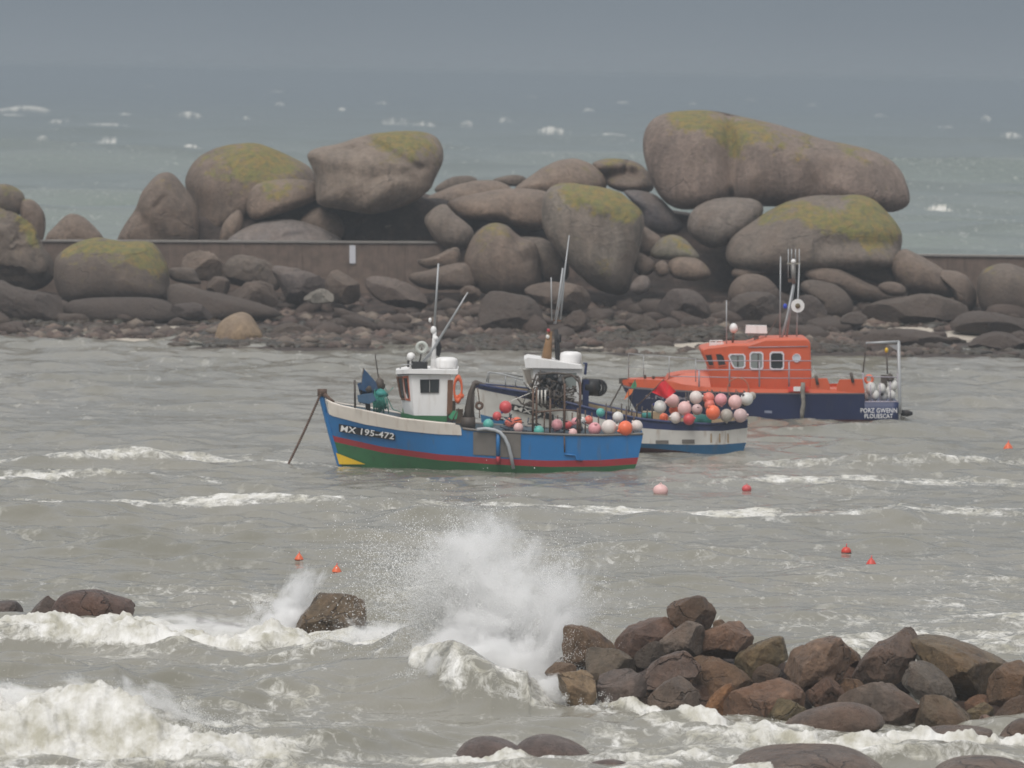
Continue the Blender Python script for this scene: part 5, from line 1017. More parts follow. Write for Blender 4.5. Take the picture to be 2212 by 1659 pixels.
for a in [
 (1275,980,35,'red','bright pinkish red buoy, highest of those forward on the blue boat aft deck',159.4,eyeblue),
 (1228,1030,25,'red','deep red buoy left of the bright pinkish red one on the blue boat',159.2,None),
 (1300,1068,29,'salmon','salmon buoy behind the gunwale, left of the pair under the bright red one',159.3,None),
 (1338,1064,29,'orange','pale orange buoy right beside the salmon one behind the gunwale',159.5,eyeblue),
 (1346,1094,27,'palepink','pale pink buoy half sunk behind the gunwale below the pale orange one',158.95,None),
 (1180,1075,30,'teal','teal buoy near the hauler, leftmost float on the blue boat',159,None),
 (1460,1112,29,'teal','sea green buoy behind the gunwale of the blue boat, midway aft',158.9,None),
 (1560,1078,31,'pink','pink buoy between the rusty stanchions of the blue boat',159.2,None),
 (1622,1080,24,'red','red buoy just right of the pink one among the stanchions',159.5,None),
 (1662,1062,24,'pink','small pink buoy behind the tall stanchions right of the red one',159.8,None),
 (1648,1122,24,'palepink','low pale pink buoy peeping over the gunwale below the stanchions',158.9,None),
 (1700,1052,18,'white','little white buoy behind the stanchions of the blue boat',160.3,None),
 (1735,1052,24,'salmon','dull red buoy half hidden behind the pink ones near the blue boat stern',160.4,None),
 (1768,1100,36,'pink','pink buoy at the left end of the row on the blue stern gunwale',159.1,None),
 (1847,1092,42,'offwhite','largest off-white buoy in the row on the blue stern gunwale',159.0,None),
 (1938,1097,41,'orange','vivid orange red buoy in the row on the blue stern gunwale',158.95,None),
 (2001,1085,33,'offwhite','off-white buoy at the very stern corner of the blue boat',159.4,None),
 (1897,1035,30,'white','white buoy riding on top of the row at the blue stern',159.6,eyemat),
 (1800,1010,24,'teal','teal buoy in the background left of the white one on top',160.7,None)]:
    buoy(z1, a[0], a[1], a[2], a[3], a[4], a[5], GB1, a[6])
exec("")
# ------------------------------------------------------------------ navy and white fishing boat behind
Y2 = 168.6
def beam2(u): return 1.45 * (1 - (1 - min(u / .5, 1)) ** 2.1) ** .8 * (1 - .14 * max(u - .6, 0) / .4)
rows2 = [
 [(1022,827),(1027,830),(1060,836),(1141,848),(1219,868),(1297,888),(1387,906),(1460,913),(1540,917),(1615,909)],
 [(1026,838),(1060,846),(1141,862),(1219,884),(1297,904),(1387,925),(1460,930),(1560,931),(1615,924)],
 [(1038,895),(1141,920),(1219,936),(1297,948),(1389,958),(1491,961),(1560,960),(1612,956)],
 [(1042,930),(1141,940),(1219,955),(1297,962),(1389,967),(1459,973),(1524,982),(1603,982)],
 [(1052,960),(1200,985),(1400,990),(1520,995),(1592,992)],
 [(1100,1000),(1300,1010),(1500,1010),(1570,1000)]]
H2 = Hull(Y2, rows2, beam2, [fl(1, 1), fl(.9, 1.0), fl(.55, .95), fl(.45, .9), fl(.25, .62), fl(.1, .15)])
B2 = thing('fishing_boat', P(1320, 975, Y2), 'navy, white and blue fishing boat moored just behind the blue one', 'boat', 'moored boats')
mb = MB()
for sd_ in (-1, 1):
    for r, m in ((0, 0), (1, 1), (2, 2), (3, 3), (4, 3)): H2.strip(mb, r, r + 1, m, 0, 1, sd_)
    H2.strip(mb, 0, 1, 4, .02, 1, sd_, .06)
for r, m in zip(range(5), (0, 1, 2, 3, 3)): mb.add([H2.pt(r, 1, -1), H2.pt(r+1, 1, -1), H2.pt(r+1, 1, 1), H2.pt(r, 1, 1)], [(0, 1, 2, 3)], m)
mb.build('hull', [NAVY, WHT2, MBLU, ANTI, TANW], B2, True)
q = MB(); V = []
for u in us:
    for sd_ in (-1, 1):
        p = H2.pt(1, u, sd_, .07); V.append(p)
q.add(V, [(2*i, 2*i+1, 2*i+3, 2*i+2) for i in range(len(us)-1)]); q.build('deck', TANW, B2)
for sd_ in (-1, 1): bar('gunwale', [H2.pt(0, i / 40, sd_, 0) for i in range(1, 41)], .045, NAVY, B2)
# black name board with pale letters, mostly behind the blue boat gear
q = MB(); decal_grid(q, H2, [(1105,872),(1196,896),(1196,909),(1105,886)], 20, 3, .02); q.build('name_board', BLK, B2, True)
lettering('name_letters', 'MX 911', (1110,885), (1190,906), 9, H2.on, WHT2, B2, .03, .02)
for a in ((370,1330,455,1352), (545,1325,628,1352)):
    c_ = [z2(a[0], a[1]), z2(a[2], a[1]), z2(a[2], a[3]), z2(a[0], a[3])]; q = MB(); decal_grid(q, H2, c_, 6, 3, .02); q.build('hull_patch', GREYP, B2, True)
for x_ in (738, 795, 850):
    c_ = [z2(x_-4, 1285), z2(x_+4, 1285), z2(x_+5, 1345), z2(x_-5, 1345)]; q = MB(); decal_grid(q, H2, c_, 2, 3, .015); q.build('rust_streak', paint('rust_streak', (.40,.27,.15), .7, .2), B2, True)
def q2(a, b, dy=0.): p = z1(a, b); return P(p[0], p[1], Y2 + dy)
def r2(a, b, dy=0.): p = z2(a, b); return P(p[0], p[1], Y2 + dy)
bar('bow_rail', [q2(1180,845,-.6), q2(1185,785,-.6), q2(1270,800,-.7), q2(1370,830,-.9)], .02, ALU, B2); bar('bow_rail', [q2(1170,840,.6), q2(1178,790,.6), q2(1275,792,.7), q2(1370,812,.9)], .02, ALU, B2)
for x_ in (1275, 1330): bar('rail_post', [q2(x_, 870, -.7), q2(x_, 802 + (x_ - 1275) * .25, -.7)], .018, ALU, B2)
bar('bow_fairlead', [q2(1095,850,0), q2(1110,840,0), q2(1140,852,-.2), q2(1160,862,-.3)], .06, DKB, B2)
W2 = thing('wheelhouse', (0, 0, 0), None, None); W2.parent = B2; W2.location = Vector(q2(1550, 960)) - B2.location
PL2 = [q2(1425,765,-.9), q2(1700,765,-.9), q2(1690,950,-.9), q2(1445,930,-.9)]; FL2 = [q2(1372,765,-.2), PL2[0], PL2[3], q2(1400,860,-.2)]
w = MB()
# side wall made as posts and panels round its window openings
def panel(Qd, a0, a1, b0, b1, nm, mt_, par, th=.05):
    return MB().prism([lerp4(Qd, a0, b0), lerp4(Qd, a1, b0), lerp4(Qd, a1, b1), lerp4(Qd, a0, b1)], th).build(nm, mt_, par)
panel(PL2, 0, 1, 0, .12, 'cabin_wall', WHT, W2); panel(PL2, 0, .09, .12, .999, 'cabin_wall', WHT, W2); panel(PL2, .52, .60, .12, .62, 'cabin_wall', WHT, W2); panel(PL2, .90, 1, .12, .999, 'cabin_wall', WHT, W2); panel(PL2, .09, .90, .62, .999, 'cabin_wall', WHT, W2)
window(PL2, .09, .52, .12, .62, paint('brown_grey_frame', (.3,.27,.24), .6, .1), GLAS, W2, 1, fw=.07); window(PL2, .60, .90, .12, .62, WHT, GLP, W2, 1, fw=.07)
w = MB(); w.add(FL2, [(0, 3, 2, 1)]); f2 = [FL2[0] + np.array((-.05,.9,0)), FL2[0], FL2[3], FL2[3] + np.array((-.05,.9,0))]; w.add(f2, [(0, 3, 2, 1)]); s2 = [p + np.array((0,1.8,0)) for p in PL2]; w.add(s2, [(0, 1, 2, 3)]); w.add([PL2[1], PL2[2], s2[2], s2[1]], [(0, 1, 2, 3)]); w.build('cabin_shell', WHT2, W2)
n2 = np.cross(FL2[1]-FL2[0], FL2[3]-FL2[0]); n2 = n2/np.linalg.norm(n2); n2 = n2 if n2[1] < 0 else -n2
window(FL2, .0, .92, .0, .9, WHT2, paint('brownish_screen', (.30,.26,.22), .2, .1), W2, 1, out_=n2)
w = MB(); w.prism([q2(1378,715,-1.05), q2(1398,705,-1.05), q2(1690,748,-1.05), q2(1703,768,-1.05), q2(1385,762,-1.05)], 2.1); w.build('roof', WHT, W2)
w = MB(); w.lathe(q2(1635,745,-.2), [(.24,0),(.31,.05),(.32,.12),(.32,.27),(.30,.35),(.2,.39)], 18); part('radar_dome', w, WHT, W2)
w = MB(); w.tube([q2(1500,720,0), q2(1510,640,0), q2(1520,560,0)], [.16,.12,.07], 8); part('mast', w, MASTB, W2); w = MB(); w.tube([q2(1565,740,.1), q2(1560,640,.1), q2(1555,550,.1)], [.07,.08,.05], 8); w.box(q2(1570,600,.1), (.07,.07,.12)); part('mast_gear', w, BLK, W2)
w = MB(); w.ball(q2(1508,590,-.1), .06, 10, 7); w.ball(q2(1458,730,-.9), .06, 10, 7); part('deck_lamp', w, WHT2, W2); MB().ball(q2(1512,555,-.1), .055, 10, 7).build('port_light', REDP, W2, True)
bar('whip_antenna', [q2(1550,520,0), q2(1590,330,0), q2(1627,30,0)], [.03,.028,.018], ALU, W2); bar('whip_antenna', [q2(1548,520,.1), q2(1570,380,.1), q2(1592,210,.1)], [.04,.036,.03], ALU, W2); bar('whip_antenna', [q2(1578,500,.2), q2(1590,380,.2), q2(1600,270,.2)], [.03,.03,.02], ALU, W2); bar('whip_antenna', [q2(1531,500,-.1), q2(1527,262,-.1)], .018, ALU, W2)
w = MB(); w.box(q2(1568,435,.05), (.05,.03,.05)); w.box(q2(1560,500,.05), (.11,.03,.02)); part('antenna_clamp', w, BRN, W2, False)
w = MB(); cD = q2(1760,865,-.6)
for k, x_ in enumerate((1720,1738,1756,1774,1790)): w.ring(q2(x_, 868 + k, -.6), .22, .04, 'y', 16, 6)
o = part('drum_coils', w, BLK, B2)
w = MB(); w.tube([q2(1715,868,-.6), q2(1790,870,-.6)], [.22,.24], 16); part('net_drum', w, BLK, B2); w = MB(); w.box(q2(1718,900,-.5), (.09,.3,.4)); w.tube([q2(1705,740,-.5), q2(1722,735,-.5), q2(1715,800,-.5)], .04); part('drum_frame', w, NAVY, B2, False)
rr_ = np.random.default_rng(9); w = MB()
for k in range(26): w.ball(q2(rr_.uniform(1410,1605), rr_.uniform(805,925), -1.0 - rr_.uniform(0,.3)), rr_.uniform(.05,.15), 8, 6, (1,.8,1), 0, .5, k)
part('winch_machinery', w, paint('greasy_black_machinery', (.03,.03,.032), .5, .5, 9), B2)
w = MB()
for k in range(14): a0 = q2(rr_.uniform(1400,1600), rr_.uniform(790,930), -1.3); w.tube([a0, a0 + np.array((rr_.normal(0,.25), 0, rr_.normal(0,.2)))], .022, 5)
part('winch_pipes', w, DKB, B2)
w = MB()
for k in range(46):
    a0 = q2(rr_.uniform(1385,1700), rr_.uniform(850,985), -1.35); a1_ = a0 + np.array((rr_.normal(0,.22), rr_.normal(0,.1), rr_.normal(0,.16))); w.tube([a0, (a0 + a1_) / 2 + np.array((0,0,rr_.normal(0,.06))), a1_], rr_.uniform(.012,.03), 5)
for k in range(12): w.ball(q2(rr_.uniform(1400,1690), rr_.uniform(930,985), -1.25), rr_.uniform(.06,.12), 8, 6, (1.2,.8,.8), 0, .5, k + 50)
tag(part('deck_tangle', w, DKB, B2), kind='stuff')
w = MB()
for k in range(40):
    a0 = P(*z1(rr_.uniform(1190,1700), rr_.uniform(1030,1120)), Y1 - 1.15 + rr_.uniform(0, .8)); w.tube([a0, a0 + np.array((rr_.normal(0,.2), rr_.normal(0,.1), rr_.normal(0,.1)))], rr_.uniform(.012,.028), 5)
for k in range(9): w.ball(P(*z1(rr_.uniform(1220,1680), rr_.uniform(1095,1125)), Y1 - 1.0), rr_.uniform(.07,.14), 8, 6, (1.4,.8,.7), 0, .5, k + 80)
tag(part('deck_tangle', w, paint('dark_blue_gear', (.035,.05,.07), .7, .4, 8), B1), kind='stuff')
for x_ in (1600, 1688): bar('gallows_leg', [q2(x_, 1090, -1.35), q2(x_, 850, -1.35), q2(x_ - 8, 815, -1.3)], .04, DKB, B2)
bar('gallows_bar', [q2(1592,815,-1.3), q2(1640,805,-1.3), q2(1680,815,-1.3)], .04, DKB, B2)
for k, x_ in enumerate((1455,1475,1495,1520,1545)): bar('bait_rack_bar', [q2(x_, 960, -1.45), q2(x_, 885, -1.45)], .025, WHT2 if k < 3 else DKB, B2)
bar('mooring_line', [q2(1260,970,-1.4), q2(1330,935,-1.4), q2(1440,890,-1.4)], .012, WHT2, B2)
for k, x_ in enumerate(range(40, 380, 34)): bar('stern_rail_post', [r2(x_, 1190, -1.2 + (k % 2) * .5), r2(x_ + 2, 1085 + (k * 17) % 50, -1.2 + (k % 2) * .5)], .022, DKB, B2)
w = MB(); w.tube([r2(590,1205,-.6), r2(680,1195,-.6), r2(740,1200,-.6)], [.14,.18,.12], 8); w.tube([r2(280,1170,-.9), r2(340,1165,-.9)], .1, 8); part('heaped_net', w, TEAL, B2)
w = MB(); w.prism([r2(285,1140,.2), r2(420,1145,.2), r2(430,1190,.2), r2(285,1190,.2)], .5); part('fish_box', w, TANW, B2, False)
RFg = thing('red_flag', r2(400, 1050, -1.2), 'large bright red flag blown out on a cane over the white boat stern buoys', 'flag')
nu, nv = 10, 8; V = []; crn = [(345,1010),(425,925),(505,1005),(440,1055)]
for j in range(nv + 1):
    for i in range(nu + 1):
        a, b_ = i / nu, j / nv; x_ = (1-b_)*((1-a)*crn[0][0]+a*crn[1][0]) + b_*((1-a)*crn[3][0]+a*crn[2][0]); y_ = (1-b_)*((1-a)*crn[0][1]+a*crn[1][1]) + b_*((1-a)*crn[3][1]+a*crn[2][1])
        V.append(r2(x_, y_, -1.3 + .07 * math.sin(a * 7 + b_ * 3)))
F_ = [(j*(nu+1)+i, (j+1)*(nu+1)+i, (j+1)*(nu+1)+i+1, j*(nu+1)+i+1) for j in range(nv) for i in range(nu)]
V2 = [v + np.array((0, .02, 0)) for v in V]; mesh('cloth', V + V2, F_ + [tuple(k + len(V) for k in f[::-1]) for f in F_], REDF, RFg, True); bar('pole', [r2(230,1120,-1.2), r2(330,1020,-1.25), r2(425,925,-1.3)], .018, RUST, RFg)
for nm, pts, mt_, lb in (('green_pennant', [(205,975),(235,925),(245,970),(225,990)], GRNF, 'small green pennant above the orange one by the white boat stern'), ('orange_pennant', [(160,1060),(190,990),(228,990),(205,1025)], ORGF, 'small orange pennant streaming under the green one by the lifeboat bow')):
    g_ = thing(nm, r2(200, 1060, -1.1), lb, 'flag'); part('cloth', MB().prism([r2(a, b_, -1.1) for a, b_ in pts], .04), mt_, g_, False); bar('pole', [r2(190,1150,-1.1), r2(pts[1][0], pts[1][1], -1.1)], .012, DKB, g_)
for a in [
 (398,1108,43,'white','white buoy with a blue top at the left of the stern pile',167.6,eyeblue),
 (483,1068,45,'palepink','salmon pink buoy under the red flag',167.9,None),
 (490,1128,32,'orange','orange buoy squeezed below the salmon pink one',168.1,None),
 (425,1180,30,'orange','small orange buoy low behind the gunwale left of the off-white one',168.2,None),
 (503,1180,38,'offwhite','off-white buoy lowest at the left of the pile on the navy gunwale',167.2,None),
 (562,1117,46,'palepink','big pinkish white buoy in the left middle of the pile',167.1,None),
 (590,1190,38,'red','raspberry red buoy hanging lowest over the navy gunwale',167.0,None),
 (637,1045,43,'offwhite','off-white buoy topmost in the left half of the pile',167.7,None),
 (645,1125,36,'greypink','greyish pink buoy below the topmost off-white one',167.5,None),
 (722,1050,39,'salmon','salmon red buoy at the top middle of the pile',167.9,None),
 (728,1095,36,'salmon','dull salmon buoy directly under the salmon red one',167.8,None),
 (803,1060,41,'pink','clean pink buoy right of the salmon red pair',167.6,None),
 (750,1145,48,'orange','biggest vivid orange buoy in the centre of the pile',167.0,None),
 (840,1165,43,'grey','grubby beige buoy right of the biggest orange one',167.1,None),
 (897,1075,46,'palepink','pinkish white buoy in the right half of the pile, upper row',167.4,None),
 (932,1165,46,'greypink','greyish pink buoy at the lower right stern corner',167.1,None),
 (975,1055,43,'white','whitest buoy at the upper right end of the pile with a dark eye',167.8,eyemat),
 (1010,1035,26,'grey','small grey buoy just behind the whitest one at the right end',168.6,None)]:
    buoy(z2, a[0], a[1], a[2], a[3], a[4], a[5], GB2, a[6])
rr_ = np.random.default_rng(12); w = MB()
for k in range(16):
    x_ = rr_.uniform(560, 1000); w.tube([r2(x_, rr_.uniform(990,1010), -.4), r2(x_ + rr_.normal(0,14), 1050, -.5), r2(x_ + rr_.normal(0,20), 1110, -.6)], .018, 5)
part('buoy_lashings', w, DKB, B2)
# ------------------------------------------------------------------ orange and navy lifeboat
Y3 = 187.0
def beam3(u): return 1.75 * (1 - (1 - min(u / .5, 1)) ** 2.2) ** .8 * (1 - .06 * max(u - .6, 0) / .4)
def t3(pts): return [z2(*p) for p in pts]
rows3 = [
 t3([(135,938),(160,925),(260,925),(440,932),(560,960),(700,975),(900,985),(1200,990),(1400,990),(1600,990),(1758,990),(1990,1000)]),
 t3([(138,955),(190,972),(400,988),(600,1000),(1000,1014),(1400,1016),(1760,1016),(1988,1020)]),
 t3([(150,975),(190,985),(400,1000),(600,1010),(1000,1022),(1400,1024),(1760,1024),(1986,1026)]),
 t3([(255,1165),(600,1180),(1000,1186),(1400,1190),(1980,1196)]),
 t3([(262,1185),(600,1205),(1000,1210),(1400,1208),(1976,1208)]),
 t3([(330,1260),(700,1290),(1400,1290),(1960,1260)])]
H3 = Hull(Y3, rows3, beam3, [fl(.98, 1), fl(1, 1.02), fl(.97, 1.0), fl(.5, .9), fl(.48, .88), fl(.1, .2)])
B3 = thing('lifeboat', P(1640, 905, Y3), 'orange and navy rescue lifeboat with mast, cabin and stern cage', 'boat', 'moored boats')
def r3(a, b, dy=0.): p = z2(a, b); return P(p[0], p[1], Y3 + dy)
mb = MB(); u_end = (z2(1757, 0)[0] - rows3[0][0][0]) / (rows3[0][-1][0] - rows3[0][0][0])
for sd_ in (-1, 1):
    H3.strip(mb, 0, 1, 0, 0, u_end, sd_); H3.strip(mb, 1, 2, 1, 0, u_end, sd_, -.03); H3.strip(mb, 2, 3, 2, 0, u_end, sd_); H3.strip(mb, 3, 4, 3, 0, 1, sd_); H3.strip(mb, 4, 5, 3, 0, 1, sd_); H3.strip(mb, 0, 1, 0, .02, u_end, sd_, .05)
# lower stern under the cage
V = []
lo_u = [u_end + (1 - u_end) * k / 6 for k in range(7)]
for u in lo_u:
    x_, y_ = H3.px(2, u), z2(0, 1078)[1]; bb = H3.hb(2, u); V += [P(x_, y_, Y3 - bb), H3.pt(3, u, -1), H3.pt(3, u, 1), P(x_, y_, Y3 - bb) + np.array((0, 2 * bb, 0))]
F_ = []
for i in range(6): k = 4 * i; F_ += [(k, k+1, k+5, k+4), (k+2, k+3, k+7, k+6), (k+3, k, k+4, k+7)]
F_.append((24, 25, 26, 27)); mb.add(V, F_, 2)
a0, a1 = H3.pt(0, u_end, -1), H3.pt(3, u_end, -1); mb.add([a0, a1, H3.pt(3, u_end, 1), H3.pt(0, u_end, 1)], [(0, 1, 2, 3)], 0)
mb.build('hull', [ORG, MAUVE, NAVY, ANTI], B3, True)
q = MB(); V = []
us3 = [.02 + (u_end - .02) * k / 24 for k in range(25)]
for u in us3:
    for sd_ in (-1, 1): V.append(H3.pt(1, u, sd_, .06) + np.array((0, 0, .03)))
q.add(V, [(2*i, 2*i+1, 2*i+3, 2*i+2) for i in range(len(us3)-1)]); q.build('deck', ORG, B3)
q = MB(); q.prism([r3(185,926,-.5), r3(240,924,-.5), r3(440,932,-.5), r3(440,955,-.5), r3(190,948,-.5)], 1.0); q.prism([r3(440,932,-.9), r3(462,902,-.9), r3(560,885,-.9), r3(722,878,-.9), r3(740,1000,-1.3), r3(470,985,-1.2)], 2.0); q.build('fore_trunk', ORG, B3)
C3 = thing('cabin', (0, 0, 0), None, None); C3.parent = B3; C3.location = Vector(r3(1050, 1000)) - B3.location
prof = [(672,745),(668,722),(720,708),(800,700),(875,690),(985,690),(1060,668),(1095,656),(1370,652),(1392,668),(1398,690),(1405,920),(1404,1005),(740,1005),(726,900),(722,850)]
q = MB(); fr3 = [r3(a, b_, -1.25) for a, b_ in prof]; n_ = len(fr3); bk = [p + np.array((0, 2.5, 0)) for p in fr3]
ftop = []
q.add(fr3 + bk, [tuple(range(n_))[::-1], tuple(range(n_, 2*n_))] + [(i, (i+1) % n_, (i+1) % n_ + n_, i + n_) for i in range(n_)]); o = q.build('cabin_body', ORG, C3)
bv = o.modifiers.new('soft_edges', 'BEVEL'); bv.width = .07; bv.segments = 2; bv.limit_method = 'ANGLE'
OF = -1.25
def q3win(pts, fm, gm, name='window', split=None):
    c_ = np.array(pts, float); m_ = c_.mean(0); inn = m_ + (c_ - m_) * .82
    if True:
        n_ = len(pts); fr_ = MB(); O = [r3(a, b_, OF - .035) for a, b_ in pts]; I = [r3(a, b_, OF - .035) for a, b_ in inn]; O0 = [r3(a, b_, OF + .01) for a, b_ in pts]; I0 = [r3(a, b_, OF - .005) for a, b_ in inn]
        V = O + I + O0 + I0; Ff = []
        for i in range(n_):
            j = (i + 1) % n_; Ff += [(i, i + n_, j + n_, j), (i, j, j + 2*n_, i + 2*n_), (i + n_, i + 3*n_, j + 3*n_, j + n_)]
        f = fr_.add(V, Ff).build(name, fm, C3)
        gl = [r3(a, b_, OF - .012) for a, b_ in inn]; MB().add(gl, [tuple(range(n_))[::-1]]).build('pane', gm, f)
        if split: bar('window_bar', [r3(split[0], split[1], OF - .03), r3(split[2], split[3], OF - .03)], .02, DKB, f)
    return f
RIM = paint('white_window_rim', (.68,.66,.70), .5, .05)
def rrect(x0, y0, x1, y1, r=14, x0b=None):
    x0b = x0 if x0b is None else x0b
    return [(x0+r,y0),(x1-r,y0),(x1,y0+r),(x1,y1-r),(x1-r,y1),(x0b+r,y1),(x0b,y1-r),(x0,y0+r)]
q3win(rrect(850,755,966,853,14,880), RIM, GLP, split=(915,765,915,842)); q3win(rrect(993,741,1085,862), RIM, GLP, split=(1050,752,1050,850)); q3win(rrect(1126,740,1222,864), RIM, GLAS, split=(1137,805,1211,805))
q3win([(1305 + 29 * math.cos(t), 783 + 29 * math.sin(t)) for t in np.linspace(0, 2*math.pi, 14, endpoint=False)], RIM, paint('white_porthole_glass', (.55,.60,.66), .25, .05))
q3win([(762,752),(800,750),(822,768),(842,835),(785,842)], paint('dull_orange_rim', (.55,.11,.05), .5, .05), GLAS)
q3win([(694,757),(742,755),(760,840),(722,838)], paint('dark_orange_rim', (.45,.09,.04), .5, .05), GLAS)
bar('cabin_seam', [r3(985,712,-1.27), r3(1380,706,-1.27)], .012, MAUVE, C3)
q = MB(); q.prism([r3(1250,975,-1.86), r3(1385,972,-1.86), r3(1385,1004,-1.86), r3(1250,1006,-1.86)], .05); q.build('rescue_float', paint('signal_red', (.7,.06,.04), .5, .1), B3); q = MB(); q.prism([r3(1285,974,-1.9), r3(1340,973,-1.9), r3(1340,1003,-1.9), r3(1285,1004,-1.9)], .05); q.build('rescue_float_band', WHT, B3)
q = MB(); q.ring(r3(917,985,-1.8), .34, .02, 'y', 26, 5); q.build('rope_coil', paint('dull_orange_rope', (.40,.17,.11), .8, .1), B3, True)
# aft deck coamings
for pp in ([(1400,920),(1508,918),(1527,968),(1527,1005),(1400,1005)], [(1572,968),(1592,926),(1742,924),(1757,1010),(1572,1010)]):
    q = MB(); q.prism([r3(a, b_, -1.72) for a, b_ in pp], .12); q.build('coaming', ORG, B3); q = MB(); q.prism([r3(a, b_, 1.6) for a, b_ in pp], .12); q.build('coaming', ORG, B3)
# rails
for y_ in (802, 862): bar('guard_rail', [r3(640, y_, -1.6)] + [r3(x_, y_, -1.72) for x_ in (860,1058,1255,1404)], .016, MAUVE, B3)
bar('guard_rail', [r3(470,905,-1.5), r3(660,908,-1.65), r3(1000,915,-1.7), r3(1404,918,-1.72)], .014, MAUVE, B3)
for x_, t_ in ((658,865),(860,800),(1058,800),(1255,800)): bar('rail_post', [r3(x_, 975, -1.7), r3(x_, t_, -1.7)], .026, MAUVE, B3)
for sd_ in (-1, 1):
    w_ = [r3(190,930,sd_*.25), r3(190,752,sd_*.3), r3(290,765,sd_*.8), r3(430,772,sd_*1.1), r3(640,790,sd_*1.4)]; bar('bow_rail', w_, .016, ALU, B3)
    for a, b_, d_ in ((290,765,.8),(460,775,1.15),(635,790,1.4)): bar('rail_post', [r3(a, b_ + 150, sd_*d_), r3(a, b_, sd_*d_)], .014, ALU, B3)
    bar('bow_wire', [r3(190,840,sd_*.3), r3(290,850,sd_*.8), r3(460,860,sd_*1.15)], .010, ALU, B3)
q = MB(); q.box(r3(155,935,0), (.14,.1,.09)); q.ball(r3(355,912,0), .06, 8, 6); q.tube([r3(300,930,0), r3(298,895,0)], .04); q.build('windlass', DKB, B3)
# roof gear
q = MB(); q.box(r3(1037,592,0), (.36,.16,.13), taper=.93); q.build('radar_scanner', WHT, C3); q = MB(); q.box(r3(1037,625,0), (.30,.14,.045)); q.tube([r3(1037,632,0), r3(1037,690,0)], .08); q.build('radar_pedestal', STEEL, C3)
q = MB(); q.ball(r3(887,585,-.3), .15, 14, 9, (.9,.9,1.1)); q.build('satellite_dome', WHT, C3, True); bar('dome_stalk', [r3(887,600,-.3), r3(880,690,-.3)], .035, RUST, C3)
bar('whip_antenna', [r3(840,700,-.5), r3(840,400,-.5)], .02, ALU, C3)
bar('whip_antenna', [r3(1194,660,-.4), r3(1199,110,-.4)], .022, ALU, C3)
bar('tripod_leg', [r3(1205,655,-.3), r3(1240,520,-.15), r3(1285,290,0)], .04, ALU, C3); bar('tripod_leg', [r3(1237,650,.3), r3(1262,470,.15), r3(1288,290,0)], .04, ALU, C3); bar('mast', [r3(1288,290,0), r3(1281,160,0)], [.07,.085], STEEL, C3, 8)
q = MB(); q.box(r3(1286,157,0), (.22,.03,.02)); q.build('crosstree', paint('beige_metal', (.36,.33,.27), .5, .1), C3); q = MB(); q.box(r3(1262,270,0), (.07,.05,.05)); q.build('lamp_box', RUST, C3); q = MB(); q.ball(r3(1284,143,0), .085, 12, 8); q.build('masthead_light', WHT, C3, True)
for x_, b_ in ((1250,160),(1272,160),(1298,160),(1323,160)): bar('whip_antenna', [r3(x_, 250 if x_ in (1250, 1323) else b_, 0), r3(x_, 60, 0)], .016, ALU, C3)
bar('whip_antenna', [r3(1306,640,-.6), r3(1312,440,-.5), r3(1323,160,-.2)], .024, ALU, C3)
q = MB(); c = r3(1313,437,-.62)
q.add([c + np.array((.22*math.cos(t), 0, .22*math.sin(t))) for t in np.linspace(0, 2*math.pi, 22, endpoint=False)] + [c + np.array((.22*math.cos(t), .06, .22*math.sin(t))) for t in np.linspace(0, 2*math.pi, 22, endpoint=False)], [tuple(range(22)), tuple(range(22, 44))[::-1]] + [(i, i+22, (i+1) % 22 + 22, (i+1) % 22) for i in range(22)])
dd = q.build('loudhailer_disc', WHT, C3); MB().ball(c + np.array((0,-.02,0)), .085, 12, 8, (1,.5,1)).build('disc_centre', paint('dark_ochre', (.13,.10,.05), .6, .2), dd, True)
MB().ball(r3(1229,440,-.2), .07, 12, 8, (1,1,1.3)).build('blue_beacon', paint('blue_lens', (.02,.06,.5), .2, .05), C3, True)
bar('stay', [r3(1205,470,0), r3(1130,600,0), r3(1090,655,0)], .012, RUST, C3)
q = MB(); q.tube([r3(1313,650,-.6), r3(1322,695,-.6)], .05); q.build('antenna_base', BLK, C3, True)
q = MB()
for a in ((730,688),(770,685),(810,684)): q.tube([r3(a[0], 706, -.9), r3(a[0], a[1]-15, -.9)], .018)
q.tube([r3(728,670,-.9), r3(815,668,-.9)], .018); q.box(r3(775,690,-.6), (.22,.1,.05)); q.build('roof_rack', WHT, C3)
# stern cage and gantry
K3 = thing('stern_cage', (0, 0, 0), None, None); K3.parent = B3; K3.location = Vector(r3(1870, 1075)) - B3.location
for sd_ in (-1.6, 1.6):
    bar('gantry_leg', [r3(1992,1150,sd_), r3(1990,1070,sd_), r3(1982,672,sd_)], .055, ALU, K3, 8); bar('gantry_arm', [r3(1982,675,sd_), r3(1770,686,sd_)], .045, ALU, K3, 8)
    for a, b_ in (((1755,1075),(1745,880)), ((1985,1072),(1975,885)), ((1800,1072),(1795,960)), ((1860,1072),(1858,950)), ((1930,1072),(1925,940))): bar('cage_bar', [r3(*a, sd_), r3(*b_, sd_)], .022, MAUVE, K3)
    bar('cage_rail', [r3(1755,1074,sd_), r3(1985,1074,sd_)], .03, MAUVE, K3); bar('cage_rail', [r3(1748,905,sd_), r3(1978,912,sd_)], .018, MAUVE, K3)
    bar('cage_stay', [r3(1745,890,sd_), r3(1760,760,sd_), r3(1768,690,sd_)], .02, DKB, K3)
bar('gantry_crossbar', [r3(1982,675,-1.6), r3(1982,675,1.6)], .05, ALU, K3, 8); bar('gantry_crossbar', [r3(1770,686,-1.6), r3(1770,686,1.6)], .04, ALU, K3, 8)
q = MB(); q.prism([r3(1918,700,1.5), r3(1975,695,1.5), r3(1975,735,1.5)], .04); q.build('gantry_gusset', ALU, K3)
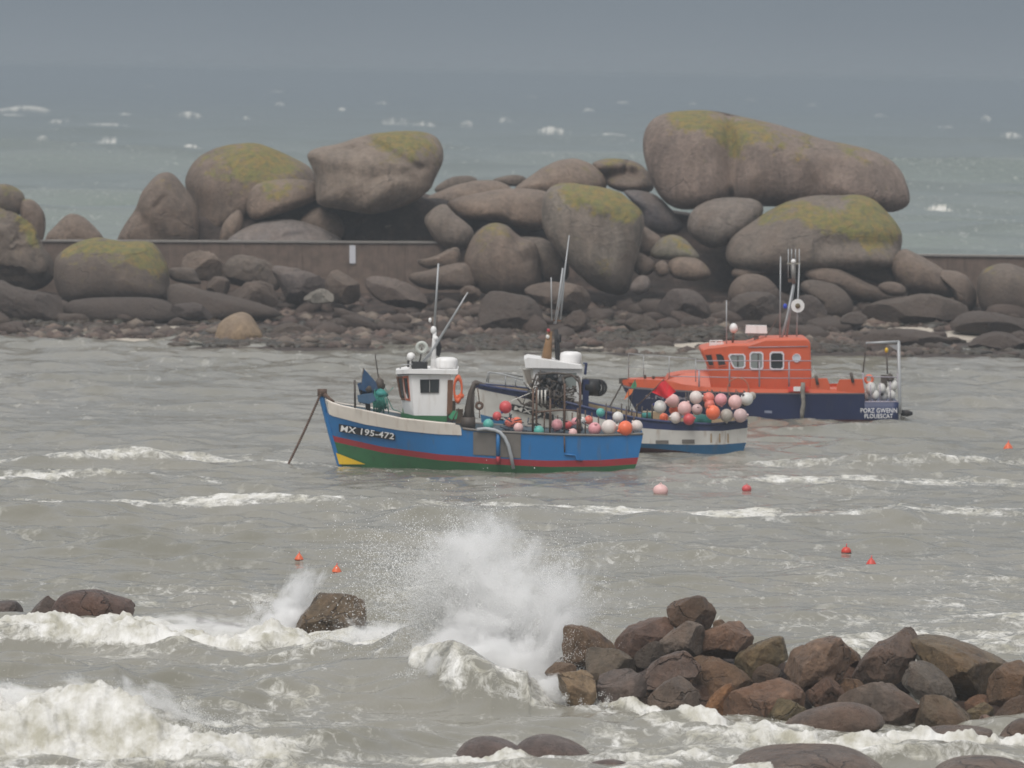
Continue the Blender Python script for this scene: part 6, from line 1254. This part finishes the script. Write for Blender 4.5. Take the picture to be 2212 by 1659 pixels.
bar('flag_staff', [r3(1908,890,0), r3(1903,740,0)], .022, DKB, K3); MB().ball(r3(1902,732,0), .06, 10, 7, (1,1,1.5)).build('staff_light', YELP, K3, True)
q = MB(); q.ring(r3(1785,925,-1.3), .12, .045); q.build('orange_sling', ORP, K3, True)
rr_ = np.random.default_rng(6)
q = MB(); q.ball(r3(1925,915,-1.2), .12, 10, 8, (1,1,1.1), 0, .3); q.box(r3(1885,940,-1.0), (.10,.1,.22)); q.build('cage_gear', DKB, K3)
for k, (x_, y_) in enumerate(((1797,985),(1870,985),(1912,1000),(1828,1030),(1775,1030),(1885,1035),(1935,1030),(1950,965))):
    c = r3(x_, y_, -1.3 + .15 * (k % 3)); t = thing('fender', c, ['white ball fender upper left in the lifeboat stern cage','white ball fender upper middle in the stern cage','white ball fender right of the middle one in the stern cage','white ball fender at the bottom middle of the stern cage','white ball fender bottom left in the stern cage','white ball fender at the bottom right of centre in the cage','white ball fender in the bottom right corner of the cage','white ball fender highest at the right in the stern cage'][k], 'fender', 'fenders in the lifeboat stern cage')
    MB().ball(c, .15 if k else .19, 14, 10, (.9,.9,1.15)).build('float', colmat(*CO['white']), t, True); MB().lathe(c + np.array((0,0,-.24)), [(.03,0),(.06,.03),(.05,.09)], 8).build('eyelet', BLK, t)
q = MB(); q.tube([r3(1998,1147,-.4), r3(2040,1150,-.4), r3(2075,1152,-.4)], [.10,.11,.05], 8); q.build('stern_fender', BLK, B3, True)
for a in ((1665,880,1680,945), (1432,900,1445,960)): bar('coiled_line', [r3(a[0],a[1],-1.75), r3(a[2],a[3],-1.75)], .05, DKB, B3)
bar('line', [r3(1410,850,-1.6), r3(1440,890,-1.6), r3(1600,905,-1.6), r3(1745,890,-1.6)], .01, ALU, B3)
q = MB(); pts_ = [(1348,945),(1345,1000),(1350,1080),(1342,1140),(1340,1192)]; q.tube([r3(a, b_, -1.95) for a, b_ in pts_], [.07,.075,.06,.08,.05], 8); q.tube([r3(a + 9, b_ + 10, -1.9) for a, b_ in pts_[:4]], .03, 6); q.build('hanging_fender', paint('dirty_rope_fender', (.24,.22,.19), .8, .3, 6), B3, True)
q = MB(); q.prism([r3(1092,1132,-1.83), r3(1142,1134,-1.83), r3(1142,1150,-1.83), r3(1092,1148,-1.83)], .05); q.build('hull_mark', paint('grey_mark', (.2,.22,.3), .5, .1), B3)
def on3(x, y, off): return P(x, y, Y3 - 1.75 - off)
lettering('name_letters', 'PORZ GWENN', z2(1730,1146), z2(1972,1146), 9.6, on3, WHT, B3, .02, .012)
lettering('port_letters', 'PLOUESCAT', z2(1756,1182), z2(1944,1182), 9.2, on3, WHT, B3, .02, .012)
lettering('side_letters', 'S.N.S.M.', z2(300,1052), z2(600,1066), 8, H3.on, MAUVE, B3, .03, .01)
ac = thing('anchor_chain', r3(60,1090,0), 'dark chain running down from the lifeboat bow', 'chain')
w = MB(); a_, b_ = r3(150,950,-.1), r3(40,1150,-.6)
for k in range(26):
    p = a_ + (b_ - a_) * (k / 26); p2 = a_ + (b_ - a_) * ((k + .9) / 26); w.tube([p, (p + p2) / 2, p2], [.02,.036,.02], 5)
part('links', w, DKB, ac)
# ------------------------------------------------------------------ mooring buoys on the water
GM = 'mooring buoys on the water'
def moor(px, py, r, kind, colr, label):
    z_ = 0.
    for _k in range(6):
        g = G(px, py + r * .45, z_); h_, _ = sea(np.array([g[0]]), np.array([g[1]])); z_ = .5 * z_ + .5 * float(h_[0])
    R_ = r * g[1] / FP; c = P(px, py, g[1]); c[2] = max(c[2], float(h_[0]) + R_ * .25)
    t = thing('mooring_buoy', (c[0], c[1], c[2] - R_ * .6), label, 'buoy', GM); mt_ = colmat(*CO[colr])
    if kind == 'ball': MB().ball(c, R_, 18, 12, (1.1,1,.95)).build('float', mt_, t, True)
    else: MB().lathe(c + np.array((0,0,-R_*.8)), [(R_*.6,0),(R_*1.02,R_*.18),(R_*1.0,R_*.5),(R_*.62,R_*1.15),(R_*.25,R_*1.6),(R_*.1,R_*1.75)] if kind == 'cone' else [(R_*.7,0),(R_*1.02,R_*.3),(R_*.95,R_*.9),(R_*.6,R_*1.35),(R_*.15,R_*1.5)], 16).build('float', mt_, t, True)
    if kind != 'ball': bar('pin', [c + np.array((0,0,R_*.6)), c + np.array((.01,0,R_*1.35))], R_*.1, colmat(*CO['red']), t); MB().ring(c + np.array((0,0,-R_*.45)), R_*.98, R_*.09, 'z', 18, 6).build('rubber_band', BLK, t, True)
    else: MB().ring(c + np.array((0,0,R_*1.0)), R_*.14, R_*.05, 'y', 10, 5).build('pin', mt_, t, True)
CO['moorred'] = ('mooring_red_vinyl', (.62,.05,.03)); CO['moororange'] = ('mooring_orange_vinyl', (.75,.13,.04))
moor(2178,966,11,'cone','moororange','orange cone buoy far right, alone right of the lifeboat stern')
moor(1427,1060,15,'ball','palepink','large pale pink ball floating right of the blue boat stern')
moor(1613,1056,9.5,'ball','red','small crimson ball floating right of the pale pink one')
moor(1828,1189,11,'dome','moorred','red domed buoy with a pin above the rubble mound')
moor(1882,1216,12,'cone','moorred','red peaked buoy lower right of the domed one')
moor(646,1205,10,'cone','moororange','orange cone buoy left, the upper one before the spray')
moor(727,1231,11,'cone','moororange','orange red cone buoy just above the tall dark rock')
# ================================================================== SPRAY
SPM = bpy.data.materials.new('spray_white'); N, K = nodes(SPM); _o = N.new('ShaderNodeOutputMaterial'); _d = N.new('ShaderNodeBsdfDiffuse')
_d.inputs[0].default_value = (.93,.93,.92,1); K(_d.outputs[0], _o.inputs[0])
def drops(name, pos, size, vel=None):
    n = len(pos); r_ = np.random.default_rng(n)
    q = r_.normal(size=(n, 4)); q /= np.linalg.norm(q, axis=1)[:, None]; w, x, y, z = q.T
    Rm = np.stack((1-2*(y*y+z*z), 2*(x*y-w*z), 2*(x*z+w*y), 2*(x*y+w*z), 1-2*(x*x+z*z), 2*(y*z-w*x), 2*(x*z-w*y), 2*(y*z+w*x), 1-2*(x*x+y*y)), 1).reshape(n, 3, 3)
    big = size > .022; Vs, Fs, off = [], [], 0
    for msk, T, FT in ((~big, np.array([(1,1,1),(1,-1,-1),(-1,1,-1),(-1,-1,1)]) / 1.73, [(0,1,2),(0,3,1),(0,2,3),(1,3,2)]),
                       (big, np.array([(1,0,0),(-1,0,0),(0,1,0),(0,-1,0),(0,0,1),(0,0,-1)], float), [(0,2,4),(2,1,4),(1,3,4),(3,0,4),(2,0,5),(1,2,5),(3,1,5),(0,3,5)])):
        m = int(msk.sum())
        if not m: continue
        J = T[None] * r_.uniform(.65, 1.25, (m, len(T), 1))
        V = np.einsum('nij,nkj->nki', Rm[msk], J) * size[msk][:, None, None] + pos[msk][:, None, :]
        Vs.append(V.reshape(-1, 3)); Fs.append((np.array(FT)[None] + (off + np.arange(m) * len(T))[:, None, None]).reshape(-1, 3)); off += m * len(T)
    V = np.concatenate(Vs); F = np.concatenate(Fs)
    me = bpy.data.meshes.new(name); me.vertices.add(len(V)); me.vertices.foreach_set('co', V.astype(np.float32).ravel())
    me.loops.add(F.size); me.loops.foreach_set('vertex_index', F.astype(np.int32).ravel()); me.polygons.add(len(F)); me.polygons.foreach_set('loop_start', np.arange(0, F.size, 3, dtype=np.int32)); me.polygons.foreach_set('use_smooth', np.ones(len(F), bool)); me.update(calc_edges=True)
    me.materials.append(SPM); o = bpy.data.objects.new(name, me); C.objects.link(o); return tag(o, kind='stuff')
def jets(base, n_jets, per, ang, v, yv, seed, tmax=1.0, spread=.05, tpow=1.0, size=(.006,.020), wind=(0,0)):
    """jets of water thrown from the base line; ang: mean and spread of the launch direction in degrees from the horizontal (0 = right)"""
    r_ = np.random.default_rng(seed); out_ = []; sz = []
    for j in range(n_jets):
        t_ = r_.uniform(0, 1); b0 = base[0] * (1 - t_) + base[1] * t_ + r_.normal(0, .12, 3) * (1, 1.5, .4)
        a = math.radians(r_.normal(*ang)); sp = v * r_.beta(3.2, 1.6); m = int(per * r_.uniform(.4, 1.6))
        vv = np.array((math.cos(a) * sp, r_.normal(0, yv), math.sin(a) * sp)); t0 = r_.uniform(.35, 1)
        t = t0 * tmax * r_.beta(2.2, 1.6, m) ** tpow
        p = b0 + vv[None] * t[:, None] * r_.normal(1, .06, (m, 1)); p[:, 2] -= 4.9 * t * t; p[:, 0] += wind[0] * t * t
        p += r_.normal(0, 1, (m, 3)) * (spread * (.3 + 1.8 * t))[:, None]
        out_.append(p); sz.append(size[0] + (size[1] - size[0]) * r_.beta(1.2, 3.4, m))
    p = np.concatenate(out_); s = np.concatenate(sz); k = p[:, 2] > sea(p[:, 0], p[:, 1])[0] - .05
    return p[k], s[k]
FINE = (.006, .018); MED = (.012, .045); FAT = (.03, .095)
def plume(name, *js):
    r = [jets(*a[:-1], size=a[-1]) for a in js]; return drops(name, np.concatenate([q[0] for q in r]), np.concatenate([q[1] for q in r]))
#       base line, jets, drops each, (angle, spread), speed, depth speed, seed, time, spread, power, size
plume('sea_spray',
 ((P(1000,1425,103.2), P(1150,1430,102.6)), 210, 150, (98, 15), 7.8, .7, 1, .85, .07, 1, (.006,.021)),
 ((P(960,1430,103.2), P(1100,1430,102.6)), 120, 170, (113, 10), 8.0, .5, 11, .80, .05, 1, (.007,.024)),
 ((P(990,1430,103.2), P(1180,1440,102.2)), 200, 110, (88, 19), 6.4, .6, 2, .78, .09, 1, (.006,.022)),
 ((P(1080,1440,102.6), P(1210,1470,101.2)), 130, 110, (62, 16), 4.9, .5, 33, .7, .08, 1, (.005,.016)),
 ((P(920,1430,104), P(1010,1400,104)), 60, 90, (124, 12), 5.6, .5, 31, .8, .04, 1, FINE))
plume('sea_spray',
 ((P(560,1385,113.2), P(670,1375,112.9)), 130, 90, (72, 16), 4.6, .4, 4, .65, .06, 1, (.005,.016)),
 ((P(560,1375,113.3), P(660,1385,112.8)), 80, 70, (70, 16), 4.1, .4, 42, .60, .08, 1, FINE))
plume('surf_froth',
 ((P(-60,1560,93.2), P(330,1570,93.2)), 330, 80, (80, 26), 3.4, .5, 5, .60, .08, 1, (.004,.013)),
 ((P(150,1560,93.0), P(420,1610,92.6)), 220, 90, (56, 18), 3.7, .4, 51, .62, .09, 1, (.004,.013)),
 ((P(340,1600,92.6), P(620,1630,92.0)), 120, 60, (50, 22), 2.0, .3, 53, .40, .07, 1, (.004,.013)))
plume('surf_froth',
 ((P(880,1480,100), P(1200,1500,99.4)), 200, 60, (88, 32), 2.2, .4, 6, .42, .08, 1, FINE),
 ((P(-60,1375,110.4), P(560,1378,110.4)), 260, 60, (85, 32), 1.9, .3, 7, .38, .07, 1, FINE),
 ((P(650,1395,109.6), P(960,1400,109.6)), 180, 60, (85, 32), 2.0, .3, 71, .38, .07, 1, FINE),
 ((P(1190,1505,99), P(1340,1545,98.2)), 120, 60, (80, 28), 1.9, .2, 8, .4, .05, 1, (.005,.016)),
 ((P(1340,1550,97.6), P(2230,1612,95.2)), 180, 40, (85, 30), 1.4, .2, 9, .3, .05, 1, (.005,.016)))
# fine mist hanging in the plumes: closed volumes of air full of droplets
def mist(name, c, rad, dens, seed, tiltm=None, scale=1.5, label=None):
    q = MB(); q.ball((0,0,0), 1.0, 28, 18); me = bpy.data.meshes.new(name); me.from_pydata(q.v, [], q.f); m = bpy.data.materials.new(name + '_air'); N, K = nodes(m)
    o = N.new('ShaderNodeOutputMaterial'); v = N.new('ShaderNodeVolumePrincipled'); v.inputs['Color'].default_value = (.99,.99,.99,1); v.inputs['Anisotropy'].default_value = .2
    t = N.new('ShaderNodeTexCoord'); ln = N.new('ShaderNodeVectorMath'); ln.operation = 'LENGTH'; K(t.outputs['Object'], ln.inputs[0])
    n = N.new('ShaderNodeTexNoise'); n.inputs['Scale'].default_value = scale; n.inputs['Detail'].default_value = 7; n.inputs['Roughness'].default_value = .68; n.inputs['Distortion'].default_value = .5
    mp = N.new('ShaderNodeMapping'); mp.inputs['Location'].default_value = (seed * 3.1, seed, 0); mp.inputs['Scale'].default_value = (1.25, 1, .8); K(t.outputs['Object'], mp.inputs[0]); K(mp.outputs[0], n.inputs['Vector'])
    f = N.new('ShaderNodeMath'); f.operation = 'MULTIPLY_ADD'; K(n.outputs['Fac'], f.inputs[0]); f.inputs[1].default_value = 3.6; f.inputs[2].default_value = -1.2
    sb = N.new('ShaderNodeMath'); sb.operation = 'SUBTRACT'; K(f.outputs[0], sb.inputs[0]); K(ln.outputs['Value'], sb.inputs[1])
    ml = N.new('ShaderNodeMath'); ml.operation = 'MULTIPLY'; ml.use_clamp = False; K(sb.outputs[0], ml.inputs[0]); ml.inputs[1].default_value = dens * 2.2
    mxn = N.new('ShaderNodeMath'); mxn.operation = 'MAXIMUM'; K(ml.outputs[0], mxn.inputs[0]); mxn.inputs[1].default_value = 0
    K(mxn.outputs[0], v.inputs['Density']); K(v.outputs[0], o.inputs['Volume']); me.materials.append(m)
    ob = bpy.data.objects.new(name, me); C.objects.link(ob); ob.location = c; ob.scale = rad
    if tiltm: ob.rotation_euler = (0, math.radians(tiltm), 0)
    return tag(ob, kind='stuff')
mist('spray_mist', P(1135,1425,101.9), (1.05,.8,1.25), 15, 1, 8, 1.6)
mist('spray_mist', P(1100,1330,102.4), (1.5,.8,1.4), 8, 2, 0, 1.9)
mist('spray_mist', P(1075,1240,102.8), (1.7,.8,1.3), 3.6, 5, -12, 2.3)
mist('spray_mist', P(985,1215,103.0), (1.45,.6,1.05), 3.6, 15, -38, 2.8)
mist('spray_mist', P(1040,1165,103.2), (1.0,.6,.7), 2.4, 21, -20, 3.2)
mist('spray_mist', P(1060,1440,101.2), (1.3,.7,.7), 16, 22, 0, 1.8)
mist('spray_mist', P(930,1420,102.0), (1.1,.6,.45), 7, 23, -14, 2.4)
mist('spray_mist', P(1210,1320,101.9), (1.15,.7,1.3), 3.6, 9, 30, 2.0)
mist('spray_mist', P(1000,1400,102.4), (1.15,.7,.8), 14, 12, -20, 1.8)
mist('spray_mist', P(610,1345,112.6), (1.05,.6,.70), 20, 3, -28, 1.8)
mist('spray_mist', P(650,1285,112.8), (.60,.5,.85), 6, 4, 25, 2.0)
mist('spray_mist', P(130,1545,92.9), (2.6,.8,.75), 9, 6, 4, 2.2)
mist('spray_mist', P(330,1560,92.9), (1.35,.6,.70), 6, 7, 28, 2.2)
mist('spray_mist', P(60,1590,92.2), (2.2,.6,.45), 8, 8, 0, 2.6)
mist('spray_mist', P(450,1615,92.0), (1.3,.5,.28), 8, 14, 6, 2.6)
mist('spray_mist', P(120,1362,110.6), (2.2,.5,.34), 8, 10, 0, 3)
mist('spray_mist', P(430,1362,110.8), (2.4,.5,.40), 8, 16, 0, 3)
mist('spray_mist', P(1050,1465,99.5), (1.5,.7,.62), 12, 13, 8, 2.4)
mist('spray_mist', P(830,1375,109.5), (1.6,.6,.42), 8, 17, 0, 2.6)
mist('spray_mist', P(1190,1490,99.0), (.8,.5,.4), 10, 18, 0, 2.2)
